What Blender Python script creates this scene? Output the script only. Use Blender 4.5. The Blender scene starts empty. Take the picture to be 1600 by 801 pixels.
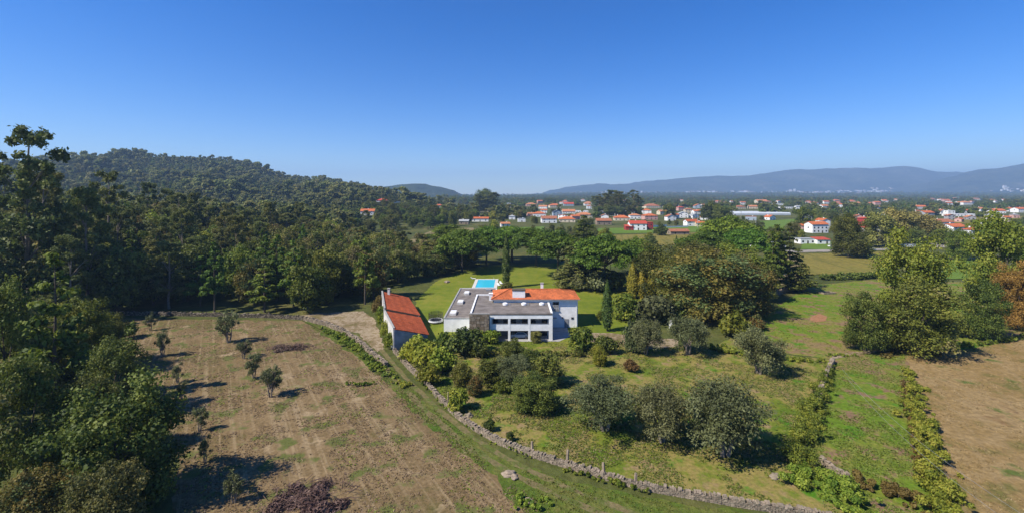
import bpy, bmesh, math, random
import numpy as np
from mathutils import Vector, Matrix, noise as mnoise

# ---------------------------------------------------------------- camera, sky, sun, exposure
SC = bpy.context.scene
COL = SC.collection
F, CX, HY, HC = 700.0, 800.0, 303.0, 32.0      # focal length and horizon in photo pixels, drone height in metres
SUN_EL = math.radians(47)
SHADOW = Vector((0.9, 0.43, 0)).normalized()    # the way shadows fall on the ground

cam_d = bpy.data.cameras.new('camera'); cam = bpy.data.objects.new('camera', cam_d); COL.objects.link(cam)
cam.location = (0, 0, HC); cam.rotation_euler = (math.radians(90), 0, 0)
cam_d.sensor_width = 36; cam_d.lens = 36 * F / 1600; cam_d.shift_y = -97.5 / 1600
cam_d.clip_start = 0.5; cam_d.clip_end = 60000
SC.camera = cam

world = bpy.data.worlds.new('World'); SC.world = world; world.use_nodes = True
wn = world.node_tree.nodes; wl = world.node_tree.links
sky = wn.new('ShaderNodeTexSky'); sky.sky_type = 'NISHITA'; sky.sun_disc = False
sky.sun_elevation = SUN_EL
sky.sun_rotation = math.atan2(-SHADOW.x, -SHADOW.y)
sky.altitude = 900; sky.air_density = 1.0; sky.dust_density = 0.1; sky.ozone_density = 5.0
wn['Background'].inputs['Strength'].default_value = 0.125
hsv = wn.new('ShaderNodeHueSaturation'); hsv.inputs['Saturation'].default_value = 1.38; hsv.inputs['Hue'].default_value = 0.514; hsv.inputs['Value'].default_value = 0.8
wl.new(sky.outputs['Color'], hsv.inputs['Color']); wl.new(hsv.outputs['Color'], wn['Background'].inputs['Color'])

sun_d = bpy.data.lights.new('sun', 'SUN'); sun = bpy.data.objects.new('sun', sun_d); COL.objects.link(sun)
sun_d.energy = 5.0; sun_d.angle = math.radians(0.53); sun_d.color = (1.0, 0.93, 0.81)
sdir = Vector((SHADOW.x * math.cos(SUN_EL), SHADOW.y * math.cos(SUN_EL), -math.sin(SUN_EL)))
sun.rotation_euler = sdir.to_track_quat('-Z', 'Y').to_euler()
sun.location = (-200, -70, 260)

SC.view_settings.view_transform = 'Standard'; SC.view_settings.look = 'None'
SC.view_settings.exposure = 0.72; SC.view_settings.gamma = 1.0
cy = SC.cycles
cy.max_bounces = 6; cy.diffuse_bounces = 4; cy.glossy_bounces = 2; cy.transmission_bounces = 3
cy.volume_bounces = 0; cy.transparent_max_bounces = 6; cy.use_denoising = True
cy.sample_clamp_indirect = 4.0

# ---------------------------------------------------------------- helpers
RNG = np.random.default_rng(11)
random.seed(5)

def gp(px, py, z=0.0):
    d = (HC - z) * F / (py - HY)
    return Vector(((px - CX) * d / F, d, z))

def sstep(a, b, x):
    t = np.clip((x - a) / (b - a), 0, 1)
    return t * t * (3 - 2 * t)

def height(x, y):
    x = np.asarray(x, float); y = np.asarray(y, float)
    m = sstep(-30, -240, x) * sstep(130, 260, y)
    a = (90 * np.exp(-((x + 880) / np.where(x > -880, 350.0, 440.0)) ** 2 / 2 - ((y - 1150) / 440.0) ** 2 / 2) + 30 * np.exp(-((x + 890) ** 2 + (y - 1120) ** 2) / (2 * 105.0 ** 2)) + 14 * np.exp(-((x + 700) ** 2 + (y - 1050) ** 2) / (2 * 60.0 ** 2)) + 12 * np.exp(-((x + 480) ** 2 + (y - 900) ** 2) / (2 * 70.0 ** 2)) + 9 * np.sin(x / 61.0) * np.sin(y / 83.0 + x / 140.0) * sstep(400, 700, y)) * m
    b = 17 * np.exp(-(((x + 270) / 100) ** 2 + ((y - 170) / 110) ** 2) / 2) * sstep(-100, -170, x)
    c = 9 * np.exp(-(((x + 215) / 110) ** 2 + ((y - 720) / 150) ** 2) / 2) * sstep(-60, -150, x)
    r = 48 * sstep(2600, 7000, y) * sstep(0, 900, x)
    bump = 3.0 * np.sin(x / 130.0 + 1.3) * np.sin(y / 170.0) * sstep(420, 1200, y) * sstep(1500, 900, np.abs(x))
    return a + b + c + r + bump

def hz(x, y):
    return float(height(x, y))

def link(o, parent=None):
    COL.objects.link(o)
    if parent is not None: o.parent = parent
    return o

def tag(o, label=None, cat=None, group=None, kind=None):
    if label: o['label'] = label
    if cat: o['category'] = cat
    if group: o['group'] = group
    if kind: o['kind'] = kind
    return o

def empty(name, loc, rz=0.0, scale=(1, 1, 1)):
    o = bpy.data.objects.new(name, None); o.empty_display_size = 0.3
    o.location = loc; o.rotation_euler = (0, 0, rz); o.scale = scale
    return link(o)

def np_mesh(name, verts, faces, mats=(), face_mat=None, attrs=None, smooth=False):
    """verts (n,3), faces (m,k) arrays of equal size -> mesh"""
    me = bpy.data.meshes.new(name)
    verts = np.asarray(verts, np.float32); faces = np.asarray(faces, np.int32)
    m, k = faces.shape
    me.vertices.add(len(verts)); me.vertices.foreach_set('co', verts.ravel())
    me.loops.add(m * k); me.loops.foreach_set('vertex_index', faces.ravel())
    me.polygons.add(m); me.polygons.foreach_set('loop_start', np.arange(0, m * k, k, dtype=np.int32))
    for mt in mats: me.materials.append(mt)
    if face_mat is not None: me.polygons.foreach_set('material_index', np.asarray(face_mat, np.int32))
    if smooth: me.polygons.foreach_set('use_smooth', np.ones(m, bool))
    if attrs:
        for an, av in attrs.items():
            at = me.attributes.new(an, 'FLOAT', 'FACE'); at.data.foreach_set('value', np.asarray(av, np.float32))
    me.update(calc_edges=True); me.validate()
    return me

class MB:
    """collects polygons of one part"""
    def __init__(self): self.v = []; self.f = []; self.mi = []
    def face(self, pts, mi=0):
        b = len(self.v); self.v += [tuple(p) for p in pts]; self.f.append(tuple(range(b, b + len(pts)))); self.mi.append(mi)
    def box(self, x0, x1, y0, y1, z0, z1, mi=0, M=None):
        c = [Vector(p) for p in ((x0,y0,z0),(x1,y0,z0),(x1,y1,z0),(x0,y1,z0),(x0,y0,z1),(x1,y0,z1),(x1,y1,z1),(x0,y1,z1))]
        if M is not None: c = [M @ p for p in c]
        b = len(self.v); self.v += [tuple(p) for p in c]
        for q in ((0,3,2,1),(4,5,6,7),(0,1,5,4),(1,2,6,5),(2,3,7,6),(3,0,4,7)):
            self.f.append(tuple(b + i for i in q)); self.mi.append(mi)
    def hexa(self, c, mi=0):
        b = len(self.v); self.v += [tuple(p) for p in c]
        for q in ((0,3,2,1),(4,5,6,7),(0,1,5,4),(1,2,6,5),(2,3,7,6),(3,0,4,7)):
            self.f.append(tuple(b + i for i in q)); self.mi.append(mi)
    def tube(self, pts, rad, n=6, mi=0, cap=True):
        pts = [Vector(p) for p in pts]; b = len(self.v)
        for i, p in enumerate(pts):
            t = (pts[min(i + 1, len(pts) - 1)] - pts[max(i - 1, 0)]).normalized()
            a = t.orthogonal().normalized() if i == 0 else (a - t * a.dot(t)).normalized()
            c = t.cross(a)
            r = rad[i] if hasattr(rad, '__len__') else rad
            for k in range(n):
                an = 2 * math.pi * k / n
                self.v.append(tuple(p + (a * math.cos(an) + c * math.sin(an)) * r))
        for i in range(len(pts) - 1):
            for k in range(n):
                self.f.append((b + i*n + k, b + i*n + (k+1) % n, b + (i+1)*n + (k+1) % n, b + (i+1)*n + k)); self.mi.append(mi)
        if cap:
            self.f.append(tuple(b + k for k in reversed(range(n)))); self.mi.append(mi)
            e = b + (len(pts) - 1) * n
            self.f.append(tuple(e + k for k in range(n))); self.mi.append(mi)
    def cyl(self, x, y, z0, z1, r, n=12, mi=0, r1=None):
        self.tube([(x, y, z0), (x, y, z1)], [r, r if r1 is None else r1], n, mi)
    def mesh(self, name, mats):
        me = bpy.data.meshes.new(name); me.from_pydata(self.v, [], self.f)
        for m in (mats if isinstance(mats, (list, tuple)) else [mats]): me.materials.append(m)
        me.polygons.foreach_set('material_index', np.asarray(self.mi, np.int32)); me.update()
        return me
    def build(self, name, mats, parent=None, bevel=0.0):
        o = link(bpy.data.objects.new(name, self.mesh(name, mats)), parent)
        if bevel:
            b = o.modifiers.new('bevel', 'BEVEL'); b.width = bevel; b.segments = 2; b.limit_method = 'ANGLE'
        return o

def inside(poly, x, y):
    x = np.asarray(x); y = np.asarray(y); r = np.zeros(x.shape, bool); n = len(poly)
    for i in range(n):
        x0, y0 = poly[i]; x1, y1 = poly[(i + 1) % n]
        if y0 == y1: continue
        c = ((y0 > y) != (y1 > y)) & (x < (x1 - x0) * (y - y0) / (y1 - y0) + x0)
        r ^= c
    return r

def px_poly(pts): return [tuple(gp(a, b)[:2]) for a, b in pts]

# ---------------------------------------------------------------- materials
MATS = {}
LEAF_GAIN = 2.0
def new_mat(name):
    m = bpy.data.materials.new(name); m.use_nodes = True
    nt = m.node_tree; bs = nt.nodes['Principled BSDF']
    MATS[name] = m
    return m, nt, bs

def N(nt, t, **kw):
    n = nt.nodes.new(t)
    for k, v in kw.items(): setattr(n, k, v)
    return n

def ramp(nt, fac, stops):
    r = N(nt, 'ShaderNodeValToRGB'); cr = r.color_ramp
    while len(cr.elements) < len(stops): cr.elements.new(0.5)
    for e, (p, c) in zip(cr.elements, stops): e.position = p; e.color = (*c, 1)
    nt.links.new(fac, r.inputs[0]); return r.outputs[0]

def mixc(nt, fac, a, b, mode='MIX'):
    m = N(nt, 'ShaderNodeMix', data_type='RGBA', blend_type=mode)
    for s, v in ((m.inputs[0], fac), (m.inputs[6], a), (m.inputs[7], b)):
        if hasattr(v, 'links'): nt.links.new(v, s)
        else: s.default_value = v if not isinstance(v, tuple) else ((*v, 1) if len(v) == 3 else v)
    return m.outputs[2]

def math_n(nt, op, a, b=None):
    m = N(nt, 'ShaderNodeMath', operation=op)
    for s, v in ((m.inputs[0], a), (m.inputs[1], b)):
        if v is None: continue
        if hasattr(v, 'links'): nt.links.new(v, s)
        else: s.default_value = v
    return m.outputs[0]

def noise_n(nt, co, scale, detail=4, rough=0.55, stretch=None, rot=0.0):
    n = N(nt, 'ShaderNodeTexNoise'); n.inputs['Scale'].default_value = scale
    n.inputs['Detail'].default_value = detail; n.inputs['Roughness'].default_value = rough
    if stretch or rot:
        mr = N(nt, 'ShaderNodeMapping'); mr.inputs['Rotation'].default_value = (0, 0, rot); nt.links.new(co, mr.inputs[0])
        mp = N(nt, 'ShaderNodeMapping'); mp.inputs['Scale'].default_value = stretch or (1, 1, 1)
        nt.links.new(mr.outputs[0], mp.inputs[0]); co = mp.outputs[0]
    nt.links.new(co, n.inputs['Vector']); return n.outputs[0]

def bump(nt, bs, h, strength, dist):
    b = N(nt, 'ShaderNodeBump'); b.inputs['Strength'].default_value = strength; b.inputs['Distance'].default_value = dist
    nt.links.new(h, b.inputs['Height']); nt.links.new(b.outputs[0], bs.inputs['Normal'])

def mat_ground(name, big, small, big_scale=0.06, fine=2.2, bumpd=0.25, spots=None, tracks=None, rough=0.95):
    """big: stops of the large patches, small: two multipliers for fine grain, spots: (colour, scale, threshold)"""
    m, nt, bs = new_mat(name)
    co = N(nt, 'ShaderNodeNewGeometry').outputs['Position']
    n1 = noise_n(nt, co, big_scale, 6, 0.62); n2 = noise_n(nt, co, fine, 5, 0.7); n3 = noise_n(nt, co, big_scale * 6, 5, 0.65)
    f = math_n(nt, 'ADD', math_n(nt, 'MULTIPLY', n1, 0.55), math_n(nt, 'MULTIPLY', n3, 0.45))
    c = ramp(nt, f, big)
    if tracks:
        tc, ang, per, amt = tracks
        tn = noise_n(nt, co, 1.0, 3, 0.6, (1 / per, 0.02, 1), ang)
        c = mixc(nt, math_n(nt, 'MULTIPLY', ramp(nt, tn, [(0.5, (0, 0, 0)), (0.64, (1, 1, 1))]), amt), c, tc)
    if spots:
        for sc_, s_s, s_t in spots:
            ns = noise_n(nt, co, s_s, 4, 0.6)
            c = mixc(nt, ramp(nt, ns, [(s_t, (0, 0, 0)), (s_t + 0.09, (1, 1, 1))]), c, sc_)
    g = ramp(nt, n2, [(0.28, (small[0],) * 3), (0.72, (small[1],) * 3)])
    c = mixc(nt, 1.0, c, g, 'MULTIPLY')
    nt.links.new(c, bs.inputs['Base Color']); bs.inputs['Roughness'].default_value = rough
    bs.inputs['Specular IOR Level'].default_value = 0.1
    hmix = math_n(nt, 'ADD', n2, math_n(nt, 'MULTIPLY', n3, 0.8))
    bump(nt, bs, hmix, 0.9, bumpd)
    return m

def mat_plain(name, col, rough=0.7, var=0.12, scale=1.5, spec=0.3, bumpd=0.0, metal=0.0):
    m, nt, bs = new_mat(name)
    co = N(nt, 'ShaderNodeNewGeometry').outputs['Position']
    n = noise_n(nt, co, scale, 5, 0.65)
    lo = tuple(c * (1 - var) for c in col); hi = tuple(min(1, c * (1 + var)) for c in col)
    nt.links.new(ramp(nt, n, [(0.3, lo), (0.7, hi)]), bs.inputs['Base Color'])
    bs.inputs['Roughness'].default_value = rough; bs.inputs['Specular IOR Level'].default_value = spec; bs.inputs['Metallic'].default_value = metal
    if bumpd: bump(nt, bs, n, 0.8, bumpd)
    return m

def mat_leaf(name, dark, mid, light, trans=0.35, accent=None, gain=None):
    """leaf colours: each leaf and each clump has its own tone, each tree its own shift"""
    m, nt, bs = new_mat(name)
    a1 = N(nt, 'ShaderNodeAttribute', attribute_name='rnd'); a2 = N(nt, 'ShaderNodeAttribute', attribute_name='clump')
    oi = N(nt, 'ShaderNodeObjectInfo')
    f = math_n(nt, 'ADD', math_n(nt, 'MULTIPLY', a1.outputs['Fac'], 0.5), math_n(nt, 'MULTIPLY', a2.outputs['Fac'], 0.5))
    dark, mid, light = (tuple(min(0.9, c * g_) for c, g_ in zip(q, gain or (LEAF_GAIN * 1.2, LEAF_GAIN * 1.04, LEAF_GAIN * 0.6))) for q in (dark, mid, light))
    if accent is not None: accent = (tuple(c * LEAF_GAIN for c in accent[0]), accent[1])
    st = [(0.12, dark), (0.5, mid), (0.88, light)]
    c = ramp(nt, f, st)
    if accent is not None:
        c = mixc(nt, math_n(nt, 'GREATER_THAN', a2.outputs['Fac'], 1 - accent[1]), c, accent[0])
    hs = N(nt, 'ShaderNodeHueSaturation'); nt.links.new(c, hs.inputs['Color'])
    r = oi.outputs['Random']
    nt.links.new(math_n(nt, 'ADD', math_n(nt, 'MULTIPLY', r, 0.05), 0.478), hs.inputs['Hue'])
    r2 = math_n(nt, 'FRACT', math_n(nt, 'MULTIPLY', r, 17.3))
    nt.links.new(math_n(nt, 'ADD', math_n(nt, 'MULTIPLY', r2, 0.5), 0.75), hs.inputs['Value'])
    nt.links.new(hs.outputs[0], bs.inputs['Base Color'])
    bs.inputs['Roughness'].default_value = 0.6; bs.inputs['Specular IOR Level'].default_value = 0.25
    if trans:
        tr = N(nt, 'ShaderNodeBsdfTranslucent'); nt.links.new(hs.outputs[0], tr.inputs[0])
        mx = N(nt, 'ShaderNodeMixShader'); mx.inputs[0].default_value = trans
        nt.links.new(bs.outputs[0], mx.inputs[1]); nt.links.new(tr.outputs[0], mx.inputs[2])
        nt.links.new(mx.outputs[0], nt.nodes['Material Output'].inputs['Surface'])
    return m

def mat_tile(name, col, var=0.4, rot=0.0):
    m, nt, bs = new_mat(name)
    co = N(nt, 'ShaderNodeNewGeometry').outputs['Position']
    n = noise_n(nt, co, 0.7, 6, 0.7); n2 = noise_n(nt, co, 5.0, 3, 0.6)
    c = ramp(nt, n, [(0.3, tuple(c * (1 - var) for c in col)), (0.5, col), (0.72, tuple(min(1, c * (1 + var)) for c in col))])
    c = mixc(nt, 1.0, c, ramp(nt, n2, [(0.3, (0.6,) * 3), (0.7, (1.2,) * 3)]), 'MULTIPLY')
    n3 = noise_n(nt, co, 1.7, 6, 0.75); c = mixc(nt, math_n(nt, 'MULTIPLY', ramp(nt, n3, [(0.54, (0, 0, 0)), (0.66, (1, 1, 1))]), 0.55), c, tuple(q * .35 + .03 for q in col))
    nt.links.new(c, bs.inputs['Base Color']); bs.inputs['Roughness'].default_value = 0.85; bs.inputs['Specular IOR Level'].default_value = 0.15
    bump(nt, bs, n2, 0.6, 0.05)
    return m

# ground covers
M_ground = mat_ground('rough_ground', [(0.3, (0.035, 0.05, 0.014)), (0.5, (0.075, 0.085, 0.022)), (0.7, (0.15, 0.125, 0.045))], (0.6, 1.25), 0.02, 0.8, 0.3)
M_drygrass = mat_ground('dry_mown_grass', [(0.38, (0.1, 0.088, 0.028)), (0.47, (0.145, 0.1, 0.047)), (0.54, (0.19, 0.132, 0.066)), (0.62, (0.115, 0.077, 0.036))], (0.62, 1.28), 0.05, 2.4, 0.08,
                        spots=[((0.095, 0.105, 0.028), 0.3, 0.53), ((0.27, 0.2, 0.115), 0.22, 0.6)], tracks=((0.3, 0.225, 0.13), -0.58, 0.75, 0.5))
M_orchard = mat_ground('orchard_grass', [(0.4, (0.08, 0.125, 0.012)), (0.47, (0.13, 0.15, 0.02)), (0.53, (0.225, 0.175, 0.058)), (0.6, (0.115, 0.145, 0.018))], (0.62, 1.25), 0.06, 2.4, 0.09,
                       spots=[((0.23, 0.165, 0.08), 0.35, 0.57), ((0.06, 0.15, 0.01), 0.2, 0.58)])
M_lawn = mat_ground('lawn_grass', [(0.4, (0.095, 0.13, 0.012)), (0.5, (0.135, 0.162, 0.016)), (0.6, (0.185, 0.18, 0.028))], (0.75, 1.15), 0.06, 3.0, 0.06, tracks=((0.14, 0.17, 0.022), 0.1, 1.0, 0.35))
M_meadow = mat_ground('meadow_grass', [(0.42, (0.1, 0.16, 0.014)), (0.5, (0.145, 0.165, 0.024)), (0.57, (0.2, 0.145, 0.06))], (0.55, 1.3), 0.05, 1.6, 0.2,
                      spots=[((0.065, 0.16, 0.01), 0.16, 0.57), ((0.19, 0.12, 0.07), 0.3, 0.54)])
M_brownfield = mat_ground('stubble_field', [(0.4, (0.125, 0.11, 0.032)), (0.48, (0.21, 0.14, 0.055)), (0.56, (0.25, 0.175, 0.08)), (0.64, (0.165, 0.1, 0.044))], (0.6, 1.3), 0.05, 1.5, 0.18,
                          spots=[((0.085, 0.11, 0.024), 0.2, 0.61)], tracks=((0.25, 0.18, 0.09), 0.55, 1.2, 0.4))
M_lane = mat_ground('lane_earth', [(0.42, (0.11, 0.105, 0.035)), (0.5, (0.16, 0.125, 0.06)), (0.58, (0.09, 0.11, 0.025))], (0.6, 1.25), 0.12, 2.0, 0.12)
M_verge = mat_ground('verge_grass', [(0.35, (0.05, 0.095, 0.012)), (0.5, (0.085, 0.115, 0.018)), (0.65, (0.135, 0.12, 0.035))], (0.55, 1.3), 0.12, 1.8, 0.25)
M_gravel = mat_ground('pale_gravel', [(0.4, (0.12, 0.1, 0.04)), (0.47, (0.19, 0.14, 0.08)), (0.53, (0.3, 0.24, 0.165)), (0.6, (0.17, 0.13, 0.06))], (0.7, 1.18), 0.15, 3.0, 0.08)
M_soil = mat_ground('red_soil', [(0.35, (0.25, 0.12, 0.06)), (0.65, (0.3, 0.16, 0.085))], (0.7, 1.2), 0.3, 2.0, 0.1)
M_forestfloor = mat_ground('forest_floor', [(0.35, (0.05, 0.04, 0.02)), (0.6, (0.09, 0.07, 0.035))], (0.6, 1.3), 0.1, 1.0, 0.3)
M_green_far = mat_ground('green_pasture', [(0.35, (0.08, 0.145, 0.016)), (0.65, (0.115, 0.165, 0.026))], (0.8, 1.15), 0.02, 0.5, 0.2)
M_vine_far = mat_ground('vineyard_ground', [(0.35, (0.12, 0.11, 0.025)), (0.5, (0.19, 0.155, 0.035)), (0.65, (0.13, 0.13, 0.025))], (0.6, 1.3), 0.03, 0.8, 0.3, tracks=((0.09, 0.095, 0.02), 0.2, 2.5, 0.6))
M_tan_far = mat_ground('tan_field', [(0.35, (0.16, 0.13, 0.06)), (0.65, (0.23, 0.18, 0.09))], (0.75, 1.2), 0.02, 0.5, 0.2)
M_road = mat_ground('pale_road', [(0.35, (0.22, 0.2, 0.17)), (0.65, (0.3, 0.27, 0.23))], (0.85, 1.1), 0.1, 2.0, 0.03)
M_mount = mat_ground('forested_slope', [(0.42, (0.015, 0.026, 0.01)), (0.5, (0.034, 0.045, 0.018)), (0.57, (0.06, 0.065, 0.034)), (0.64, (0.12, 0.11, 0.08))], (0.5, 1.5), 0.0022, 0.02, 25.0)
M_hill = mat_ground('wooded_hill', [(0.36, (0.014, 0.024, 0.01)), (0.55, (0.026, 0.038, 0.015)), (0.7, (0.08, 0.07, 0.04))], (0.4, 1.6), 0.004, 0.05, 8.0)

# building materials
M_white = mat_plain('white_render', (0.72, 0.72, 0.71), 0.85, 0.14, 0.8)
M_whitedirty = mat_plain('stained_white_render', (0.5, 0.49, 0.46), 0.9, 0.35, 1.1)
M_flatroof = mat_plain('weathered_roof_felt', (0.165, 0.145, 0.13), 0.95, 0.35, 0.6, 0.1, 0.02)
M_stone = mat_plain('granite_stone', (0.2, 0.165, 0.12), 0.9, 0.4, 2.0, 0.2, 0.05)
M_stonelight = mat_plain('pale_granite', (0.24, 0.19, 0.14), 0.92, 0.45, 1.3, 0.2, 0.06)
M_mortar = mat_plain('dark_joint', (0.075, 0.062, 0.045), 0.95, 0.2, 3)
M_glass = mat_plain('dark_window_glass', (0.02, 0.025, 0.03), 0.08, 0.1, 1, 0.6)
M_frame = mat_plain('grey_aluminium', (0.22, 0.22, 0.23), 0.5, 0.1)
M_curtain = mat_plain('pale_curtain', (0.3, 0.29, 0.27), 0.9, 0.15)
M_darkmetal = mat_plain('black_metal', (0.02, 0.02, 0.022), 0.5, 0.1)
M_concrete = mat_plain('grey_concrete', (0.3, 0.29, 0.27), 0.9, 0.2, 1.0, 0.2, 0.01)
M_plastic = mat_plain('white_plastic', (0.72, 0.72, 0.72), 0.4, 0.04)
M_tile = mat_tile('orange_clay_tiles', (0.47, 0.135, 0.05))
M_tiledark = mat_tile('red_clay_tiles', (0.36, 0.085, 0.034), 0.35)
M_bark = mat_plain('grey_bark', (0.1, 0.08, 0.06), 0.95, 0.4, 4.0, 0.1, 0.05)
M_barkpale = mat_plain('pale_bark', (0.2, 0.165, 0.13), 0.95, 0.35, 3.0, 0.1, 0.03)
M_brush = mat_leaf('dead_brush', (0.06, 0.036, 0.026), (0.1, 0.063, 0.046), (0.14, 0.094, 0.07), 0.0, gain=(1, 1, 1))

# leaves
L = {}
L['oak'] = mat_leaf('oak_leaves', (0.018, 0.032, 0.006), (0.045, 0.066, 0.012), (0.092, 0.108, 0.024))
L['dark'] = mat_leaf('dark_evergreen_leaves', (0.017, 0.028, 0.008), (0.04, 0.056, 0.015), (0.078, 0.094, 0.029))
L['chestnut'] = mat_leaf('browning_chestnut_leaves', (0.034, 0.035, 0.012), (0.072, 0.063, 0.024), (0.12, 0.088, 0.038), accent=((0.055, 0.068, 0.02), 0.35))
L['woodland'] = mat_leaf('woodland_leaves', (0.026, 0.036, 0.009), (0.058, 0.072, 0.018), (0.1, 0.106, 0.032), accent=((0.1, 0.085, 0.032), 0.12))
L['lime'] = mat_leaf('yellow_green_leaves', (0.05, 0.076, 0.01), (0.09, 0.118, 0.018), (0.135, 0.148, 0.03))
L['plane'] = mat_leaf('plane_leaves', (0.035, 0.06, 0.012), (0.07, 0.098, 0.018), (0.112, 0.132, 0.03))
L['orange'] = mat_leaf('autumn_leaves', (0.06, 0.048, 0.016), (0.1, 0.074, 0.024), (0.135, 0.1, 0.036))
L['olive'] = mat_leaf('olive_leaves', (0.05, 0.058, 0.02), (0.105, 0.118, 0.042), (0.175, 0.188, 0.08), 0.25, gain=(1.1, 1.1, 1.1))
L['euc'] = mat_leaf('eucalyptus_leaves', (0.026, 0.038, 0.016), (0.054, 0.07, 0.03), (0.098, 0.11, 0.05))
L['pine'] = mat_leaf('pine_needles', (0.018, 0.038, 0.008), (0.045, 0.075, 0.013), (0.085, 0.12, 0.024))
L['umbrella'] = mat_leaf('stone_pine_needles', (0.018, 0.04, 0.006), (0.038, 0.074, 0.01), (0.066, 0.108, 0.017))
L['cypress'] = mat_leaf('cypress_needles', (0.012, 0.026, 0.006), (0.026, 0.045, 0.011), (0.046, 0.066, 0.018), 0.1)
L['gold'] = mat_leaf('golden_conifer_needles', (0.075, 0.066, 0.014), (0.125, 0.108, 0.024), (0.175, 0.148, 0.036))
L['willow'] = mat_leaf('willow_leaves', (0.055, 0.062, 0.027), (0.1, 0.105, 0.046), (0.15, 0.145, 0.07))
L['bramble'] = mat_leaf('bramble_leaves', (0.035, 0.06, 0.01), (0.075, 0.105, 0.018), (0.125, 0.145, 0.032))
L['grass'] = mat_leaf('grass_blades', (0.09, 0.115, 0.014), (0.135, 0.16, 0.022), (0.19, 0.195, 0.04), 0.2, gain=(1, 1, 1))
L['russet'] = mat_leaf('russet_undergrowth', (0.04, 0.032, 0.014), (0.062, 0.048, 0.022), (0.085, 0.072, 0.03))

# ---------------------------------------------------------------- plants: prototypes shared by all trees
def rand_dirs(n, rng):
    v = rng.normal(size=(n, 3)); return v / np.linalg.norm(v, axis=1, keepdims=True)

def leaf_cards(p, nrm, size, aspect, rng):
    """one small diamond per leaf spray"""
    n = len(p)
    t = np.cross(nrm, rand_dirs(n, rng)); t /= np.linalg.norm(t, axis=1, keepdims=True) + 1e-9
    b = np.cross(nrm, t)
    s = (size * (0.55 + 0.9 * rng.random(n)))[:, None]
    t = t * s * aspect; b = b * s * (0.5 / max(aspect, 0.6))
    off = nrm * s * 0.18
    v = np.stack([p - t, p - b * 1.0 + off, p + t * 0.9, p + b + off], 1).reshape(-1, 3)
    f = np.arange(4 * n, dtype=np.int32).reshape(n, 4)
    return v, f

def crown_from_clumps(clumps, n, size, rng, aspect=0.75, low=-0.55, outw=0.9, up=0.25, hollow=0.4):
    """clumps: (k,6) centre and radii"""
    clumps = np.asarray(clumps, float); k = len(clumps)
    w = (clumps[:, 3] * clumps[:, 4]) ** 1.0; w = w / w.sum()
    ci = rng.choice(k, n, p=w)
    d = rand_dirs(n, rng)
    flip = (d[:, 2] < low); d[flip, 2] *= -0.6
    r = hollow + (1 - hollow) * rng.random(n) ** 0.6
    r *= 1 + 0.22 * rng.normal(size=n)
    p = clumps[ci, :3] + d * clumps[ci, 3:] * r[:, None]
    nr = d * outw + rand_dirs(n, rng) * 0.75 + np.array([0, 0, up]); nr /= np.linalg.norm(nr, axis=1, keepdims=True)
    v, f = leaf_cards(p, nr, size, aspect, rng)
    cr = rng.random(k)
    return v, f, rng.random(n), np.clip(cr[ci] + 0.08 * rng.normal(size=n), 0, 1)

def ellipsoid_clumps(k, c, R, rng, cr=(0.26, 0.4), shell=(0.45, 0.85), low=-0.5, flat=0.8):
    d = rand_dirs(k, rng); d[d[:, 2] < low, 2] *= -0.5
    s = shell[0] + (shell[1] - shell[0]) * rng.random(k)
    p = np.array(c) + d * np.array(R) * s[:, None]
    r = np.mean(R[:2]) * (cr[0] + (cr[1] - cr[0]) * rng.random(k))
    return np.column_stack([p, r, r, r * flat])

def branch_tubes(mb, rng, base_h, fork_h, r0, targets, curve=0.15, n=6, stems=1, spread=0.25):
    for s in range(stems):
        a = 2 * math.pi * s / stems + rng.random()
        off = Vector((math.cos(a), math.sin(a), 0)) * (spread if stems > 1 else 0)
        top = Vector((off.x * 1.6, off.y * 1.6, fork_h))
        rr = r0 / math.sqrt(stems)
        mid = (off * 0.5 + top) * 0.5 + Vector((rng.normal() * curve, rng.normal() * curve, 0)) * fork_h * 0.12
        mb.tube([off * 0.5 + Vector((0, 0, base_h)), off * 0.6 + Vector((0, 0, base_h + fork_h * 0.08)), mid, top], [rr * 1.35, rr, rr * 0.85, rr * 0.68], n)
        tg = targets[s::stems]
        for t in tg:
            t = Vector(t); m2 = top.lerp(t, 0.5) + Vector((rng.normal(), rng.normal(), abs(rng.normal()))) * 0.06 * (t - top).length
            mb.tube([top - Vector((0, 0, fork_h * 0.06)), m2, t], [rr * 0.5, rr * 0.32, rr * 0.1], 5)

PROTO = {}
def add_proto(kind, H, R, crown, trunk_mb, bark):
    v, f, r, c = crown
    R = float(np.percentile(np.hypot(v[:, 0], v[:, 1]), 96)); H = float(np.percentile(v[:, 2], 99.6))
    me = np_mesh(kind + '_crown', v, f, [L['oak']], attrs={'rnd': r, 'clump': c})
    tm = trunk_mb.mesh(kind + '_trunk', bark)
    PROTO.setdefault(kind, []).append(dict(H=H, R=R, crown=me, trunk=tm))

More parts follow.
